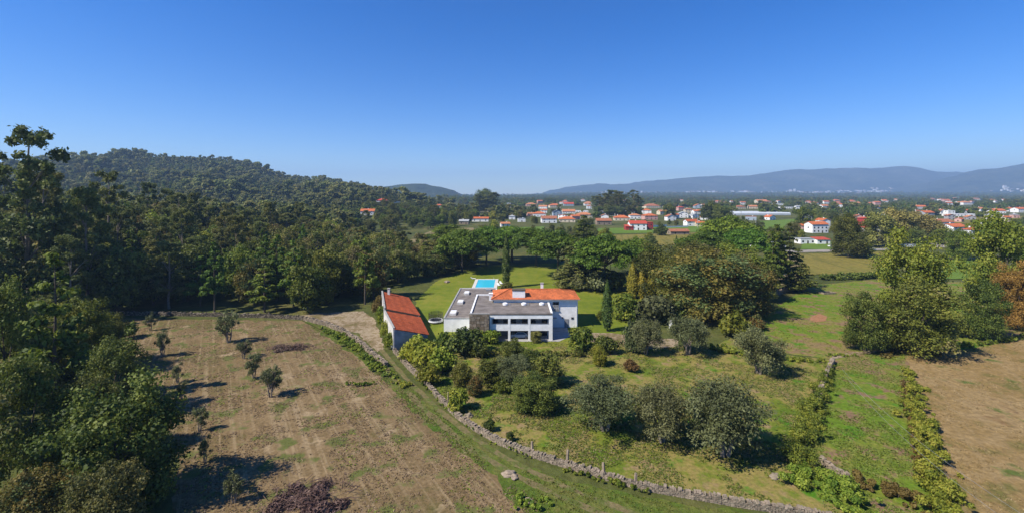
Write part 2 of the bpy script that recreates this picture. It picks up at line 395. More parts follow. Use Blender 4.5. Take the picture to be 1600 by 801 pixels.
def gen_broad(kind, seed, H=14.0, R=6.0, n=6500, size=0.42, k=52, low=-0.85, trunk_frac=0.16, cr=(0.24, 0.38), shape=1.0, aspect=0.75, cz=None):
    rng = np.random.default_rng(seed)
    z0 = H * trunk_frac * 0.15; rz = (H - z0) / 2; c = (0, 0, z0 + rz)
    cl = ellipsoid_clumps(k, c, (R * 0.98, R * 0.98, rz), rng, cr, (0.42, 0.85), low)
    cl[:, 3:5] *= (1 - 0.05 * ((cl[:, 2] - c[2]) / rz))[:, None] * shape
    kk = k // 3; a_ = rng.random(kk) * 6.28; q_ = R * rng.uniform(.4, .64, kk); r_ = R * rng.uniform(.2, .3, kk)      # low skirt
    cl = np.vstack([cl, np.column_stack([q_ * np.cos(a_), q_ * np.sin(a_), H * rng.uniform(.1, .3, kk), r_, r_, r_ * .8])]); k = len(cl)
    # uneven outline: push a few limbs outward
    for i in rng.choice(k, k // 6, replace=False): cl[i, :2] *= 1.18
    top = cl[:, 2] + cl[:, 5]; cl[:, 2] -= np.maximum(0, top - H)
    cw = crown_from_clumps(cl, n, size, rng, aspect, -0.85); cw[0][:, 2] = np.maximum(cw[0][:, 2], 0.15)
    mb = MB(); tg = [tuple(cl[i, :3]) for i in rng.choice(k, 7, replace=False)]
    branch_tubes(mb, rng, -0.3, H * trunk_frac, H * 0.025, tg)
    add_proto(kind, H, R, cw, mb, M_bark)

def gen_shrub(kind, seed, H=3.0, R=2.2, n=2600, size=0.2, k=30):
    rng = np.random.default_rng(seed)
    cl = ellipsoid_clumps(k, (0, 0, H * 0.42), (R, R, H * 0.5), rng, (0.26, 0.42), (0.3, 0.75), -0.9)
    cl[:, 2] = np.clip(cl[:, 2], H * 0.12, H - cl[:, 5])
    cw = crown_from_clumps(cl, n, size, rng, 0.75, -0.8)
    cw[0][:, 2] = np.maximum(cw[0][:, 2], 0.02)
    mb = MB(); tg = [tuple(cl[i, :3]) for i in rng.choice(k, 6, replace=False)]
    branch_tubes(mb, rng, -0.2, H * 0.2, 0.09, tg, stems=3, spread=0.2)
    add_proto(kind, H, R, cw, mb, M_bark)

def gen_olive(seed, n=17000, H=6.0, R=3.6, kind='olive', k=75, size=0.105):
    rng = np.random.default_rng(seed)
    cl = ellipsoid_clumps(k, (0, 0, H * 0.52), (R, R, H * 0.46), rng, (0.13, 0.32), (0.3, 0.9), -0.8, 1.15)
    for i in rng.choice(k, k // 4, replace=False): cl[i, :3] *= (1.16, 1.16, 1.06)
    cl[:, 2] = np.clip(cl[:, 2], H * 0.14, H - cl[:, 5] * 0.8)
    v1 = crown_from_clumps(cl, n, size, rng, 1.05, -0.5, 0.5, 0.5, 0.35)
    mb = MB(); tg = [tuple(cl[i, :3]) for i in rng.choice(k, 12, replace=False)]
    branch_tubes(mb, rng, -0.2, H * 0.2, 0.055 * H, tg, stems=3, spread=0.055 * H)
    add_proto(kind, H, R, v1, mb, M_barkpale)

def gen_euc(seed, H=30.0, R=5.5, n=12000, size=0.33, k=56):
    rng = np.random.default_rng(seed)
    z = H * (0.2 + 0.77 * rng.random(k) ** 0.85); a = rng.random(k) * 6.28
    env = R * (0.35 + 0.75 * np.sin(np.clip((z / H - 0.15) / 0.85, 0, 1) * math.pi * 0.85 + 0.25))
    rr = env * np.sqrt(rng.random(k))
    r = R * (0.15 + 0.15 * rng.random(k))
    cl = np.column_stack([rr * np.cos(a), rr * np.sin(a), np.minimum(z, H - r * 0.7), r, r, r * 0.75])
    cw = crown_from_clumps(cl, n, size, rng, 1.0, -0.9, 0.4, 0.0, 0.3)
    mb = MB(); rt = H * 0.012
    path = [Vector((0.25 * math.sin(i * 1.1 + seed), 0.25 * math.cos(i * 1.7), H * i / 7)) for i in range(8)]; path[0] = Vector((0, 0, -0.3)); path[-1].z = H * 0.95
    mb.tube(path, [rt * 1.3, rt, rt * .9, rt * .8, rt * .65, rt * .5, rt * .35, rt * .12], 6)
    for i in rng.choice(k, 16, replace=False):
        t = Vector(cl[i, :3]); zz = max(H * 0.25, t.z - (4 + 3 * rng.random())); b = Vector((0, 0, zz))
        mb.tube([b, b.lerp(t, 0.5) + Vector((0, 0, 0.4)), t], [rt * 0.4, rt * 0.28, rt * 0.1], 5)
    add_proto('eucalyptus', H, R, cw, mb, M_barkpale)

def gen_pine(seed, H=20.0, R=4.5, n=5200, size=0.42, kind='pine'):
    rng = np.random.default_rng(seed); cl = []
    lv = 11
    for i in range(lv):
        t = i / (lv - 1); z = H * (0.3 + 0.66 * t); er = R * (1 - t) ** 0.7 * (0.75 + 0.4 * rng.random()) + 0.35
        for j in range(max(2, int(6 * (1 - t) + 2))):
            a = rng.random() * 6.28; q = er * (0.45 + 0.5 * rng.random()); r = R * (0.2 + 0.1 * rng.random()) * (1.1 - 0.5 * t)
            cl.append((q * math.cos(a), q * math.sin(a), z + rng.normal() * 0.4, r, r, r * 0.6))
    cw = crown_from_clumps(cl, n, size, rng, 0.9, -0.5, 0.5, 0.6, 0.3)
    mb = MB(); rt = H * 0.013
    mb.tube([(0, 0, -0.3), (0.1, 0, H * .3), (0, 0.15, H * .65), (0, 0, H * .97)], [rt * 1.3, rt, rt * .6, rt * .15], 7)
    for c in cl[::3]:
        mb.tube([(0, 0, c[2] - 0.6), (c[0] * .9, c[1] * .9, c[2])], [rt * .3, rt * .1], 5)
    add_proto(kind, H, R, cw, mb, M_bark)

def gen_umbrella(seed, H=13.0, R=8.0, n=15000, size=0.3):
    rng = np.random.default_rng(seed); k = 95
    a = rng.random(k) * 6.28; q = np.sqrt(rng.random(k)) * 0.93; dome = np.sqrt(np.maximum(0, 1 - (q * 0.97) ** 2))
    z = H * (0.34 + 0.55 * dome) - rng.random(k) * H * 0.2
    r = R * (0.17 + 0.1 * rng.random(k))
    cl = np.column_stack([R * q * np.cos(a), R * q * np.sin(a), np.minimum(z, H - r * 0.55), r, r, r * 0.62])
    cw = crown_from_clumps(cl, n, size, rng, 0.8, -0.25, 0.8, 0.6, 0.5)
    mb = MB(); tg = [tuple(cl[i, :3]) for i in rng.choice(k, 14, replace=False)]
    branch_tubes(mb, rng, -0.3, H * 0.42, H * 0.027, tg)
    add_proto('umbrella', H, R, cw, mb, M_bark)

def gen_column(kind, seed, H, R, n, size, power=0.6, base=0.06):
    rng = np.random.default_rng(seed)
    t = rng.random(n) ** 0.9; z = H * (base + (1 - base) * t)
    prof = np.clip(np.sin(np.clip(t * 1.02 + 0.12, 0, 1.12) / 1.12 * math.pi), 0, 1) ** power * (1 - 0.35 * t)
    a = rng.random(n) * 6.28; rag = 1 + 0.18 * np.sin(a * 5 + z * 2.3) + 0.12 * rng.normal(size=n)
    q = R * prof * np.sqrt(0.45 + 0.55 * rng.random(n)) * rag
    p = np.column_stack([q * np.cos(a), q * np.sin(a), z])
    nr = np.column_stack([np.cos(a), np.sin(a), np.full(n, 0.3)]) + rand_dirs(n, rng) * 0.6; nr /= np.linalg.norm(nr, axis=1, keepdims=True)
    v, f = leaf_cards(p, nr, size, 0.9, rng)
    mb = MB(); mb.tube([(0, 0, -0.2), (0, 0, H * 0.5), (0, 0, H * .92)], [R * .16, R * .1, R * .03], 6)
    cl = (np.sin(a * 3 + z * 1.1) + np.sin(z * 2.7 + a)) * 0.2 + 0.5
    add_proto(kind, H, R, (v, f, rng.random(n), np.clip(cl, 0, 1)), mb, M_bark)

def gen_cedar(seed, H=17.0, R=6.0, n=6500, size=0.36):
    rng = np.random.default_rng(seed); cl = []; mb = MB(); rt = 0.35
    for i in range(13):
        t = i / 12; z = H * (0.14 + 0.83 * t); er = R * (1 - t) ** 0.75 * (0.85 + 0.3 * rng.random()) + 0.3
        for j in range(int(7 * (1 - t)) + 3):
            a = rng.random() * 6.28
            for s in (0.45, 0.8, 1.0):
                r = R * 0.15 * (1.15 - 0.5 * t) * (1.15 - 0.4 * s)
                cl.append((er * s * math.cos(a), er * s * math.sin(a), z - er * 0.16 * s * s, r * 1.25, r * 1.25, r * 0.45))
            mb.tube([(0, 0, z), (er * .9 * math.cos(a), er * .9 * math.sin(a), z - er * .14)], [rt * .25 * (1 - t) + .03, .03], 5)
    cw = crown_from_clumps(cl, n, size, rng, 0.9, -0.4, 0.5, 0.6, 0.25)
    mb.tube([(0, 0, -0.3), (0, 0, H * .5), (0, 0, H * .98)], [rt, rt * .6, .03], 7)
    add_proto('cedar', H, R, cw, mb, M_bark)

for s in range(4): gen_broad('oak', 20 + s, n=8500, size=0.36)
for s in range(3): gen_broad('fine', 30 + s, n=24000, size=0.19, k=90, cr=(0.15, 0.28))                       # for the nearest trees
for s in range(3): gen_broad('oval', 40 + s, H=16, R=5.2, n=7000, size=0.36, k=60, trunk_frac=0.16, cr=(0.22, 0.33))
for s in range(4): gen_shrub('shrub', 50 + s)
for s in range(4): gen_olive(60 + s)
for s in range(3): gen_olive(66 + s, n=3600, H=3.2, R=1.3, kind='young_olive', k=26, size=0.075)
for s in range(4): gen_euc(70 + s)
for s in range(3): gen_pine(80 + s)
for s in range(3): gen_umbrella(90 + s)
for s in range(2): gen_column('cypress', 100 + s, 14, 1.5, 4200, 0.22)
for s in range(2): gen_column('gold', 104 + s, 9, 1.8, 3600, 0.22, 0.8, 0.02)
for s in range(3): gen_cedar(110 + s)

KIND_NAME = dict(oak='broadleaf_tree', fine='broadleaf_tree', oval='broadleaf_tree', shrub='shrub', olive='olive_tree', young_olive='olive_tree', eucalyptus='eucalyptus_tree',
                 pine='pine_tree', umbrella='umbrella_pine', cypress='cypress_tree', gold='golden_conifer', cedar='cedar_tree')
TREES = []      # (x, y, z_top, px) of what is placed, for spacing
def tree_at(kind, x, y, H, R, leaf, label, group=None, name=None, cat=None, rz=None, lean=None):
    ps = PROTO[kind]; p = ps[random.randrange(len(ps))]
    r = empty(name or KIND_NAME[kind], (x, y, hz(x, y)), random.random() * 6.28 if rz is None else rz, (R / p['R'], R / p['R'], H / p['H']))
    if lean: r.rotation_euler[0], r.rotation_euler[1] = lean
    t = link(bpy.data.objects.new('trunk', p['trunk']), r)
    c = link(bpy.data.objects.new('crown', p['crown']), r)
    c.material_slots[0].link = 'OBJECT'; c.material_slots[0].material = L[leaf]
    tag(r, label, cat or ('shrub' if kind == 'shrub' else 'tree'), group)
    TREES.append((x, y))
    return r

def plant(kind, px, base, top, w, leaf, label, group=None, **kw):
    """a plant standing at a place given by where its foot is seen, with its seen height and width"""
    g = gp(px, base); d = g.y; k = F / d
    return tree_at(kind, g.x, g.y, max(0.4, (base - top) / k), max(0.25, w / 2 / k * math.cos(math.atan((px - CX) / F))), leaf, label, group, **kw)

# low-detail trees for woods that read as one mass: instanced by geometry nodes
FAR = []
def far_proto(crown, leaf, trunk=True, H=14.0):
    v, f, r, c = crown
    me = np_mesh('far_tree', v, f, [L[leaf]], attrs={'rnd': r, 'clump': c})
    o = bpy.data.objects.new('wood_tree', me); FAR.append(o)
far_coll = bpy.data.collections.new('wood_tree_kinds')
def far_broad(seed, leaf, n=1000, size=1.0, H=14.0, R=5.5, kind='b'):
    rng = np.random.default_rng(seed)
    if kind == 'b':
        cl = ellipsoid_clumps(30, (0, 0, H * .45), (R * 1.25, R * 1.25, H * .45), rng, (0.26, 0.42), (0.3, 0.75), -0.9)
    elif kind == 'e':
        k = 18; z = H * (0.12 + 0.82 * rng.random(k)); a = rng.random(k) * 6.28; q = R * 0.55 * np.sqrt(rng.random(k)); r = R * (0.28 + 0.2 * rng.random(k))
        cl = np.column_stack([q * np.cos(a), q * np.sin(a), z, r, r, r])
    else:
        cl = []
        for i in range(8):
            t = i / 7; e = R * (1 - t) ** .8 * .75
            for j in range(4 if t < .7 else 2):
                a = rng.random() * 6.28; r = R * .32 * (1.1 - .6 * t); cl.append((e * math.cos(a), e * math.sin(a), H * (.08 + .86 * t), r, r, r * .8))
    far_proto(crown_from_clumps(cl, n, size, rng, 0.8, -0.7), leaf)
far_broad(1, 'woodland'); far_broad(2, 'oak'); far_broad(3, 'dark'); far_broad(4, 'euc', H=20, R=5, kind='e'); far_broad(5, 'euc', H=20, R=4.5, kind='e')
far_broad(6, 'pine', H=16, R=4.5, kind='p'); far_broad(7, 'pine', H=14, R=4.5, kind='b'); far_broad(8, 'lime', H=12, R=5); far_broad(9, 'euc', H=17, R=4.5, kind='p')
for i, o in enumerate(FAR):
    o.name = 'wood_tree_%02d' % i; far_coll.objects.link(o)

def scatter(name, pts, scl, idx, label):
    n = len(pts); pts = np.asarray(pts, np.float32)
    me = bpy.data.meshes.new(name); me.vertices.add(n); me.vertices.foreach_set('co', pts.ravel())
    a = me.attributes.new('scl', 'FLOAT_VECTOR', 'POINT'); a.data.foreach_set('vector', np.asarray(scl, np.float32).ravel())
    a = me.attributes.new('rot', 'FLOAT_VECTOR', 'POINT'); rv = np.zeros((n, 3), np.float32); rv[:, 2] = RNG.random(n) * 6.28; a.data.foreach_set('vector', rv.ravel())
    a = me.attributes.new('pick', 'INT', 'POINT'); a.data.foreach_set('value', np.asarray(idx, np.int32))
    o = link(bpy.data.objects.new(name, me))
    ng = bpy.data.node_groups.new(name + '_nodes', 'GeometryNodeTree')
    ng.interface.new_socket('Geometry', in_out='INPUT', socket_type='NodeSocketGeometry'); ng.interface.new_socket('Geometry', in_out='OUTPUT', socket_type='NodeSocketGeometry')
    gi = ng.nodes.new('NodeGroupInput'); go = ng.nodes.new('NodeGroupOutput')
    ip = ng.nodes.new('GeometryNodeInstanceOnPoints'); ci = ng.nodes.new('GeometryNodeCollectionInfo')
    ci.inputs['Collection'].default_value = far_coll; ci.inputs['Separate Children'].default_value = True; ci.inputs['Reset Children'].default_value = True
    def attr(nm, t):
        x = ng.nodes.new('GeometryNodeInputNamedAttribute'); x.data_type = t; x.inputs['Name'].default_value = nm; return x.outputs['Attribute']
    ln = ng.links.new
    ln(gi.outputs[0], ip.inputs['Points']); ln(ci.outputs[0], ip.inputs['Instance']); ip.inputs['Pick Instance'].default_value = True
    ln(attr('pick', 'INT'), ip.inputs['Instance Index'])
    e2r = ng.nodes.new('FunctionNodeEulerToRotation'); ln(attr('rot', 'FLOAT_VECTOR'), e2r.inputs[0]); ln(e2r.outputs[0], ip.inputs['Rotation'])
    ln(attr('scl', 'FLOAT_VECTOR'), ip.inputs['Scale']); ln(ip.outputs[0], go.inputs[0])
    md = o.modifiers.new('scatter', 'NODES'); md.node_group = ng
    tag(o, label, 'forest', kind='stuff')
    return o

def tufts(name, poly, n, size, leaf, label, aspect=1.0, tall=0.5, mask=None, z=0.0, per=3):
    """small upright blades and leaves of ground cover inside a polygon, one object"""
    rng = np.random.default_rng(abs(hash(name)) % 9999 if False else sum(map(ord, name)))
    P = np.array(poly); lo = P.min(0); hi = P.max(0)
    q = lo + (hi - lo) * rng.random((n * 4, 2))
    q = q[inside(poly, q[:, 0], q[:, 1])]
    # more near the camera
    dist = np.hypot(q[:, 0], q[:, 1]); q = q[rng.random(len(q)) < np.clip((70 / dist) ** 1.5, 0, 1)]
    cl = np.array([mnoise.noise(Vector((a * 0.22, b * 0.22, 3.7))) + 0.5 * mnoise.noise(Vector((a * 0.8, b * 0.8, 1.7))) for a, b in q])
    q = q[cl > (mask if mask is not None else -9)][:n]
    m = len(q); q = np.repeat(q, per, 0) + rng.normal(size=(m * per, 2)) * size * 0.6
    s = size * (0.5 + rng.random(len(q)))
    nr = rand_dirs(len(q), rng); nr[:, 2] = np.abs(nr[:, 2]) * 0.7 + 0.15; nr /= np.linalg.norm(nr, axis=1, keepdims=True)
    p = np.column_stack([q, z + s * tall * rng.random(len(q))])
    v, f = leaf_cards(p, nr, size, aspect, rng); v[:, 2] = np.maximum(v[:, 2], z - 0.02)
    me = np_mesh(name, v, f, [L[leaf] if isinstance(leaf, str) else leaf], attrs={'rnd': rng.random(len(f)), 'clump': np.repeat(rng.random(m), per)})
    o = link(bpy.data.objects.new(name, me)); tag(o, label, 'ground cover', kind='stuff'); return o

# ---------------------------------------------------------------- ground, fields, hills
def terrain():
    nx, ny = 380, 400
    u = np.linspace(-5.99, 5.99, nx); v = np.linspace(-2.2, 5.99, ny)
    X = 60 * np.sinh(u); Y = 120 + 60 * np.sinh(v)
    gx, gy = np.meshgrid(X, Y); z = height(gx, gy)
    V = np.column_stack([gx.ravel(), gy.ravel(), z.ravel()])
    i = np.arange(nx * ny).reshape(ny, nx)
    Fc = np.stack([i[:-1, :-1], i[:-1, 1:], i[1:, 1:], i[1:, :-1]], -1).reshape(-1, 4)
    o = link(bpy.data.objects.new('ground', np_mesh('ground', V, Fc, [M_ground], smooth=True))); tag(o, kind='structure', label='rough green and brown valley ground under everything')
terrain()

def ragged(poly, step, amp, seed=0.0):
    out = []
    for i, a in enumerate(poly):
        a = Vector(a); b = Vector(poly[(i + 1) % len(poly)]); l = (b - a).length; n = max(1, int(l / step)); nrm = Vector((-(b - a).y, (b - a).x)) / max(l, 1e-6)
        for k in range(n):
            p = a.lerp(b, k / n); j = mnoise.noise(Vector((p.x * 0.35 + seed, p.y * 0.35, 0))) + 0.6 * mnoise.noise(Vector((p.x * 1.3, p.y * 1.3 + seed, 5)))
            out.append(p + nrm * j * amp)
    return out

LAYER = [0]
def sheet(name, poly, mat, amp=0.5, step=0.7, label=None, zz=None):
    LAYER[0] += 1; z = (0.004 + 0.004 * LAYER[0]) if zz is None else zz
    pts = ragged(poly, step, amp, LAYER[0] * 3.1) if amp else [Vector(p) for p in poly]
    mb = MB()
    if sum(pts[i].x * pts[(i + 1) % len(pts)].y - pts[(i + 1) % len(pts)].x * pts[i].y for i in range(len(pts))) < 0: pts.reverse()
    mb.face([(p.x, p.y, z) for p in pts])
    o = mb.build(name, mat); tag(o, label, kind='structure'); return o

P_dry = px_poly([(190, 497), (480, 501), (545, 535), (600, 580), (660, 640), (720, 692), (790, 745), (860, 801), (960, 900), (100, 900), (270, 801), (280, 700), (240, 640), (200, 560)])
P_verge = px_poly([(470, 500), (545, 517), (580, 545), (616, 580), (680, 640), (740, 690), (800, 722), (900, 755), (1000, 775), (1130, 797), (1260, 812), (1330, 900), (900, 900), (780, 750), (700, 690), (640, 635), (590, 585), (540, 545)])
P_orchard = px_poly([(620, 545), (760, 530), (960, 535), (1110, 540), (1300, 562), (1245, 735), (1330, 801), (1420, 900), (1330, 870), (1260, 805), (1150, 788), (1000, 764), (880, 728), (780, 692), (720, 655), (670, 605)])
P_meadow = px_poly([(1300, 556), (1415, 552), (1440, 650), (1480, 801), (1500, 900), (1380, 900), (1290, 745), (1262, 690), (1285, 610)])
P_brown = px_poly([(1415, 556), (1500, 548), (1640, 520), (1900, 500), (2100, 900), (1490, 900), (1455, 700), (1430, 610)])
P_upmead = px_poly([(1120, 540), (1190, 495), (1262, 446), (1370, 436), (1480, 440), (1700, 440), (1700, 530), (1500, 545), (1390, 548), (1300, 560)])
sheet('orchard_field', P_orchard, M_orchard, 0.6, label='patchy green and straw grass of the olive orchard')
sheet('upper_meadow', P_upmead, M_meadow, 0.6, label='green meadow behind the olive trees and beside the big trees')
sheet('middle_meadow', P_meadow, M_meadow, 0.5, label='green and brown meadow strip between the two hedges')
sheet('stubble_field', P_brown, M_brownfield, 0.5, label='brown stubble field beyond the bramble strip')
sheet('mown_field', P_dry, M_drygrass, 0.8, label='dry straw coloured mown field with young olives')
sheet('lane_verge', P_verge, M_verge, 0.8, label='grassy verge along the farm lane')
P_lawn = px_poly([(628, 549), (648, 500), (650, 470), (680, 440), (720, 424), (760, 414), (900, 410), (960, 430), (1030, 470), (1010, 530), (960, 541), (760, 541)])
sheet('lawn', P_lawn, M_lawn, 0.5, label='bright mown lawn around the house and pool')
# lane: two worn ruts
def strip(pts, half, zext=0.0):
    W = [gp(*p) for p in pts]; l, r = [], []
    for i, p in enumerate(W):
        t = (W[min(i + 1, len(W) - 1)] - W[max(i - 1, 0)]).normalized(); n = Vector((-t.y, t.x, 0)) * (half if not hasattr(half, '__len__') else half[i]); l.append(tuple((p + n)[:2])); r.append(tuple((p - n)[:2]))
    return l + r[::-1]
lane_px = [(560, 520), (590, 548), (625, 590), (675, 640), (735, 690), (800, 730), (880, 768), (990, 812), (1150, 890)]
W = [gp(*p) for p in lane_px]
for s, lb in ((-0.85, 'worn wheel rut of the farm lane nearer the mown field'), (0.85, 'worn wheel rut of the farm lane nearer the long stone wall')):
    off = []
    for i, p in enumerate(W):
        t = (W[min(i + 1, len(W) - 1)] - W[max(i - 1, 0)]).normalized(); q = p + Vector((-t.y, t.x, 0)) * -s
        off.append(q)
    l, r = [], []
    for i, p in enumerate(off):
        t = (off[min(i + 1, len(off) - 1)] - off[max(i - 1, 0)]).normalized(); n = Vector((-t.y, t.x, 0)) * 0.42; l.append(tuple((p + n)[:2])); r.append(tuple((p - n)[:2]))
    sheet('path', l + r[::-1], M_lane, 0.3, 0.5, label=lb)
sheet('gravel_yard', px_poly([(462, 494), (505, 488), (570, 486), (588, 500), (594, 522), (602, 545), (588, 550), (560, 522), (520, 506), (475, 498)]), M_gravel, 0.7, label='pale gravel yard in front of the long shed')
sheet('gravel_drive', px_poly([(895, 520), (960, 520), (1010, 527), (1060, 530), (1060, 541), (1000, 545), (930, 534), (890, 532)]), M_gravel, 0.4, label='pale gravel drive right of the house')
sheet('paved_terrace', [(-5.5, 97.3), (10.2, 97.3), (13.2, 101), (13.2, 107.6), (-5.5, 107.6)], M_concrete, 0.0, label='grey paving under and beside the loggia')
sheet('earth_patch', px_poly([(1266, 495), (1280, 490), (1292, 494), (1290, 501), (1276, 503), (1266, 500)]), M_soil, 0.3, 0.5, label='bare reddish earth patch in the upper meadow')
sheet('dirt_track', px_poly([(1300, 553), (1335, 550), (1375, 546), (1400, 543), (1400, 546), (1370, 550), (1335, 555), (1300, 561)]), M_gravel, 0.25, 0.5, label='pale dirt track at the head of the meadow strip')
# farther fields
far = [
 ('pasture', [(1255, 379), (1305, 379), (1310, 390), (1250, 390)], M_green_far, 'bright green pasture strip below the white villa'),
 ('farm_road', [(1195, 392), (1390, 388), (1395, 391), (1195, 396)], M_road, 'pale farm road across the valley below the villa'),
 ('vineyard', [(1250, 397), (1400, 393), (1400, 425), (1250, 430)], M_vine_far, 'yellowing vineyard beyond the dark hedge'),
 ('pasture', [(1480, 402), (1560, 402), (1560, 436), (1470, 436)], M_green_far, 'green field between the big yellow green trees'),
 ('pasture', [(935, 357), (1110, 353), (1120, 362), (930, 366)], M_green_far, 'green pasture in front of the white and red building'),
 ('field_terrace', [(940, 368), (1090, 364), (1100, 382), (930, 386)], M_vine_far, 'brownish terraces below the long barn'),
 ('field_terrace', [(635, 360), (740, 356), (745, 366), (630, 372)], M_tan_far, 'tan field below the trees left of the village'),
 ('field_terrace', [(640, 374), (725, 371), (720, 384), (640, 386)], M_tan_far, 'second tan field nearer the woodland'),
 ('pasture', [(1185, 346), (1250, 342), (1255, 366), (1180, 372)], M_green_far, 'green pasture below the long greenhouse'),
 ('pasture', [(1480, 341), (1600, 338), (1720, 340), (1720, 350), (1490, 349)], M_vine_far, 'yellow green field behind the right hand houses'),
 ('pasture', [(800, 356), (850, 354), (850, 362), (795, 364)], M_green_far, 'small green field left of the village'),
 ('field_terrace', [(1205, 400), (1250, 398), (1252, 440), (1200, 450)], M_tan_far, 'tan ground behind the leaning cedar'),
]
for nm, pp, mt, lb in far: sheet(nm, px_poly(pp), mt, 1.2, 2.5, lb, 0.03 + 0.02 * len(nm) / 10 + 0.012 * pp[0][0] / 100)

def ridge(name, prof, D, Lf, Lb, base, mat, namp, label, nx=260, ny=70, seed=0.0, fine=900.0):
    """a hill range: its crest line, fading to its feet in front and behind"""
    px = np.array([p[0] for p in prof], float); py = np.array([p[1] for p in prof], float)
    X = np.linspace((px[0] - CX) / F * D, (px[-1] - CX) / F * D, nx); cz = np.interp(X, (px - CX) / F * D, HC + (HY - py) / F * D)
    T = np.linspace(0, 2, ny); V = []
    for t in T:
        yy = D - Lf * (1 - t) if t < 1 else D + Lb * (t - 1)
        s = float(sstep(0, 1, t if t < 1 else 2 - t)) ** 0.9
        for i, x in enumerate(X):
            nz = mnoise.fractal(Vector((x / fine + seed, yy / fine, seed)), 0.9, 2.1, 5) * namp * (0.25 + s * (1 - 0.85 * max(0, 1 - abs(t - 1) * 4)))
            V.append((x, yy, base + (cz[i] - base) * s + nz * min(1, s * 3 + 0.05)))
    i = np.arange(nx * ny).reshape(ny, nx)
    Fc = np.stack([i[:-1, :-1], i[:-1, 1:], i[1:, 1:], i[1:, :-1]], -1).reshape(-1, 4)
    V = np.array(V)
    o = link(bpy.data.objects.new(name, np_mesh(name, V, Fc, [mat], smooth=True))); tag(o, label, kind='structure')
    return V.reshape(ny, nx, 3)

MT = ridge('mountain', [(835, 309), (850, 301), (880, 293), (920, 290), (950, 288.5), (1000, 285), (1080, 278), (1130, 274), (1180, 272), (1250, 267), (1300, 265), (1350, 263.5), (1400, 262.5), (1430, 265), (1480, 271), (1530, 273), (1600, 274), (1700, 272), (1900, 280)],
           8600, 1900, 2200, 25, M_mount, 80, 'long blue wooded mountain range along the horizon', seed=2.2)
MT2 = ridge('mountain_spur', [(1380, 305), (1440, 293), (1500, 276), (1530, 270), (1550, 265), (1562, 263.5), (1575, 266), (1600, 261), (1650, 252), (1720, 246), (1800, 246), (1900, 250)], 6400, 1700, 1500, 20, M_mount, 60, 'nearer wooded mountain spur beside the right edge', seed=5.1)
HL = ridge('hill', [(545, 304), (575, 296), (600, 292), (630, 288), (648, 287), (662, 287.5), (675, 291), (690, 293), (708, 297), (722, 304), (740, 310)], 3100, 500, 500, 0, M_hill, 10, 'low hazy wooded hill left of the valley mouth', 120, 40, 7.7, 160.0)

# air that pales and blues what is far
hb = MB(); hb.box(-12500, 12500, -400, 12600, -2.0, 640)
haze_mat = bpy.data.materials.new('haze_air'); haze_mat.use_nodes = True
hn = haze_mat.node_tree; hn.nodes.remove(hn.nodes['Principled BSDF'])
pv = hn.nodes.new('ShaderNodeVolumePrincipled'); pv.inputs['Density'].default_value = 1.35e-4; pv.inputs['Color'].default_value = (0.45, 0.68, 1.0, 1); pv.inputs['Anisotropy'].default_value = 0.1
hn.links.new(pv.outputs[0], hn.nodes['Material Output'].inputs['Volume'])
hz_o = hb.build('haze', haze_mat); tag(hz_o, 'thin pale blue haze over the valley', kind='stuff')

# ---------------------------------------------------------------- stone walls, hedges
STONE_P = [M_stone, M_stonelight]
def stone_wall(name, pts, hgt, thick, stone, label, px=True, mats=None, seed=1, zs=None):
    rng = random.Random(seed)
    W = [gp(*p) for p in pts] if px else [Vector((p[0], p[1], 0)) for p in pts]
    root = empty(name, W[len(W) // 2]); inv = Vector(root.location)
    core, st = MB(), MB()
    for a, b in zip(W[:-1], W[1:]):
        t = (b - a); l = t.length; t.normalize(); n = Vector((-t.y, t.x, 0)); a_ = a - inv; 
        M = Matrix(((t.x, n.x, 0, a_.x), (t.y, n.y, 0, a_.y), (0, 0, 1, 0), (0, 0, 0, 1)))
        core.box(-0.1, l + 0.1, -thick * .36, thick * .36, -0.1, hgt * 0.86, 0, M)
        s = 0.0
        while s < l:
            sl = stone * rng.uniform(0.7, 1.6); z = 0.0
            while z < hgt * rng.uniform(.72, 1.12):
                sh = stone * rng.uniform(0.5, 0.95)
                for side in (-1, 1):
                    j = lambda q=0.05: rng.uniform(-q, q) * stone * 2
                    y0 = side * thick * .5 + j(); y1 = side * thick * 0.02
                    lo, hi = min(y0, y1), max(y0, y1); top = z + sh * .93
                    c = [(s, lo, z), (s + sl * .94, lo, z), (s + sl * .94, hi, z), (s, hi, z), (s, lo, top), (s + sl * .94, lo, top), (s + sl * .94, hi, top), (s, hi, top)]
                    st.hexa([M @ (Vector(p) + Vector((j(.13), j(.08), j(.13)))) for p in c], 0 if rng.random() < .45 else 1)
                z += sh
            s += sl
    core.build('core', M_mortar, root)
    tag(st.build('stones', mats or STONE_P, root), kind='stuff')
    tag(root, label, 'stone wall'); return root

wall_px = [(616, 549.5), (640, 577), (665, 600), (690, 628), (715, 652), (740, 670), (780, 693), (830, 712), (885, 729), (940, 746), (1000, 763), (1080, 777), (1150, 789), (1260, 806), (1340, 822)]
stone_wall('dry_stone_wall', wall_px, 0.75, 0.55, 0.2, 'long curving dry stone wall from the shed to the bottom edge', seed=3)
stone_wall('dry_stone_wall', [(476, 500), (510, 508), (540, 521), (562, 537), (582, 555), (603, 573)], 0.85, 0.7, 0.34, 'low tumbledown dry stone wall between gravel yard and mown field', seed=4)
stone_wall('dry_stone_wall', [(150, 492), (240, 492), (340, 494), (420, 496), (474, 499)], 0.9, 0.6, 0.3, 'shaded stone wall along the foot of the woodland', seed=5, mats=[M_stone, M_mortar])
stone_wall('dry_stone_wall', [(1120, 492), (1165, 478), (1200, 466), (1252, 447)], 1.4, 0.7, 0.4, 'grey stone wall behind the upper meadow below the pines', seed=6)
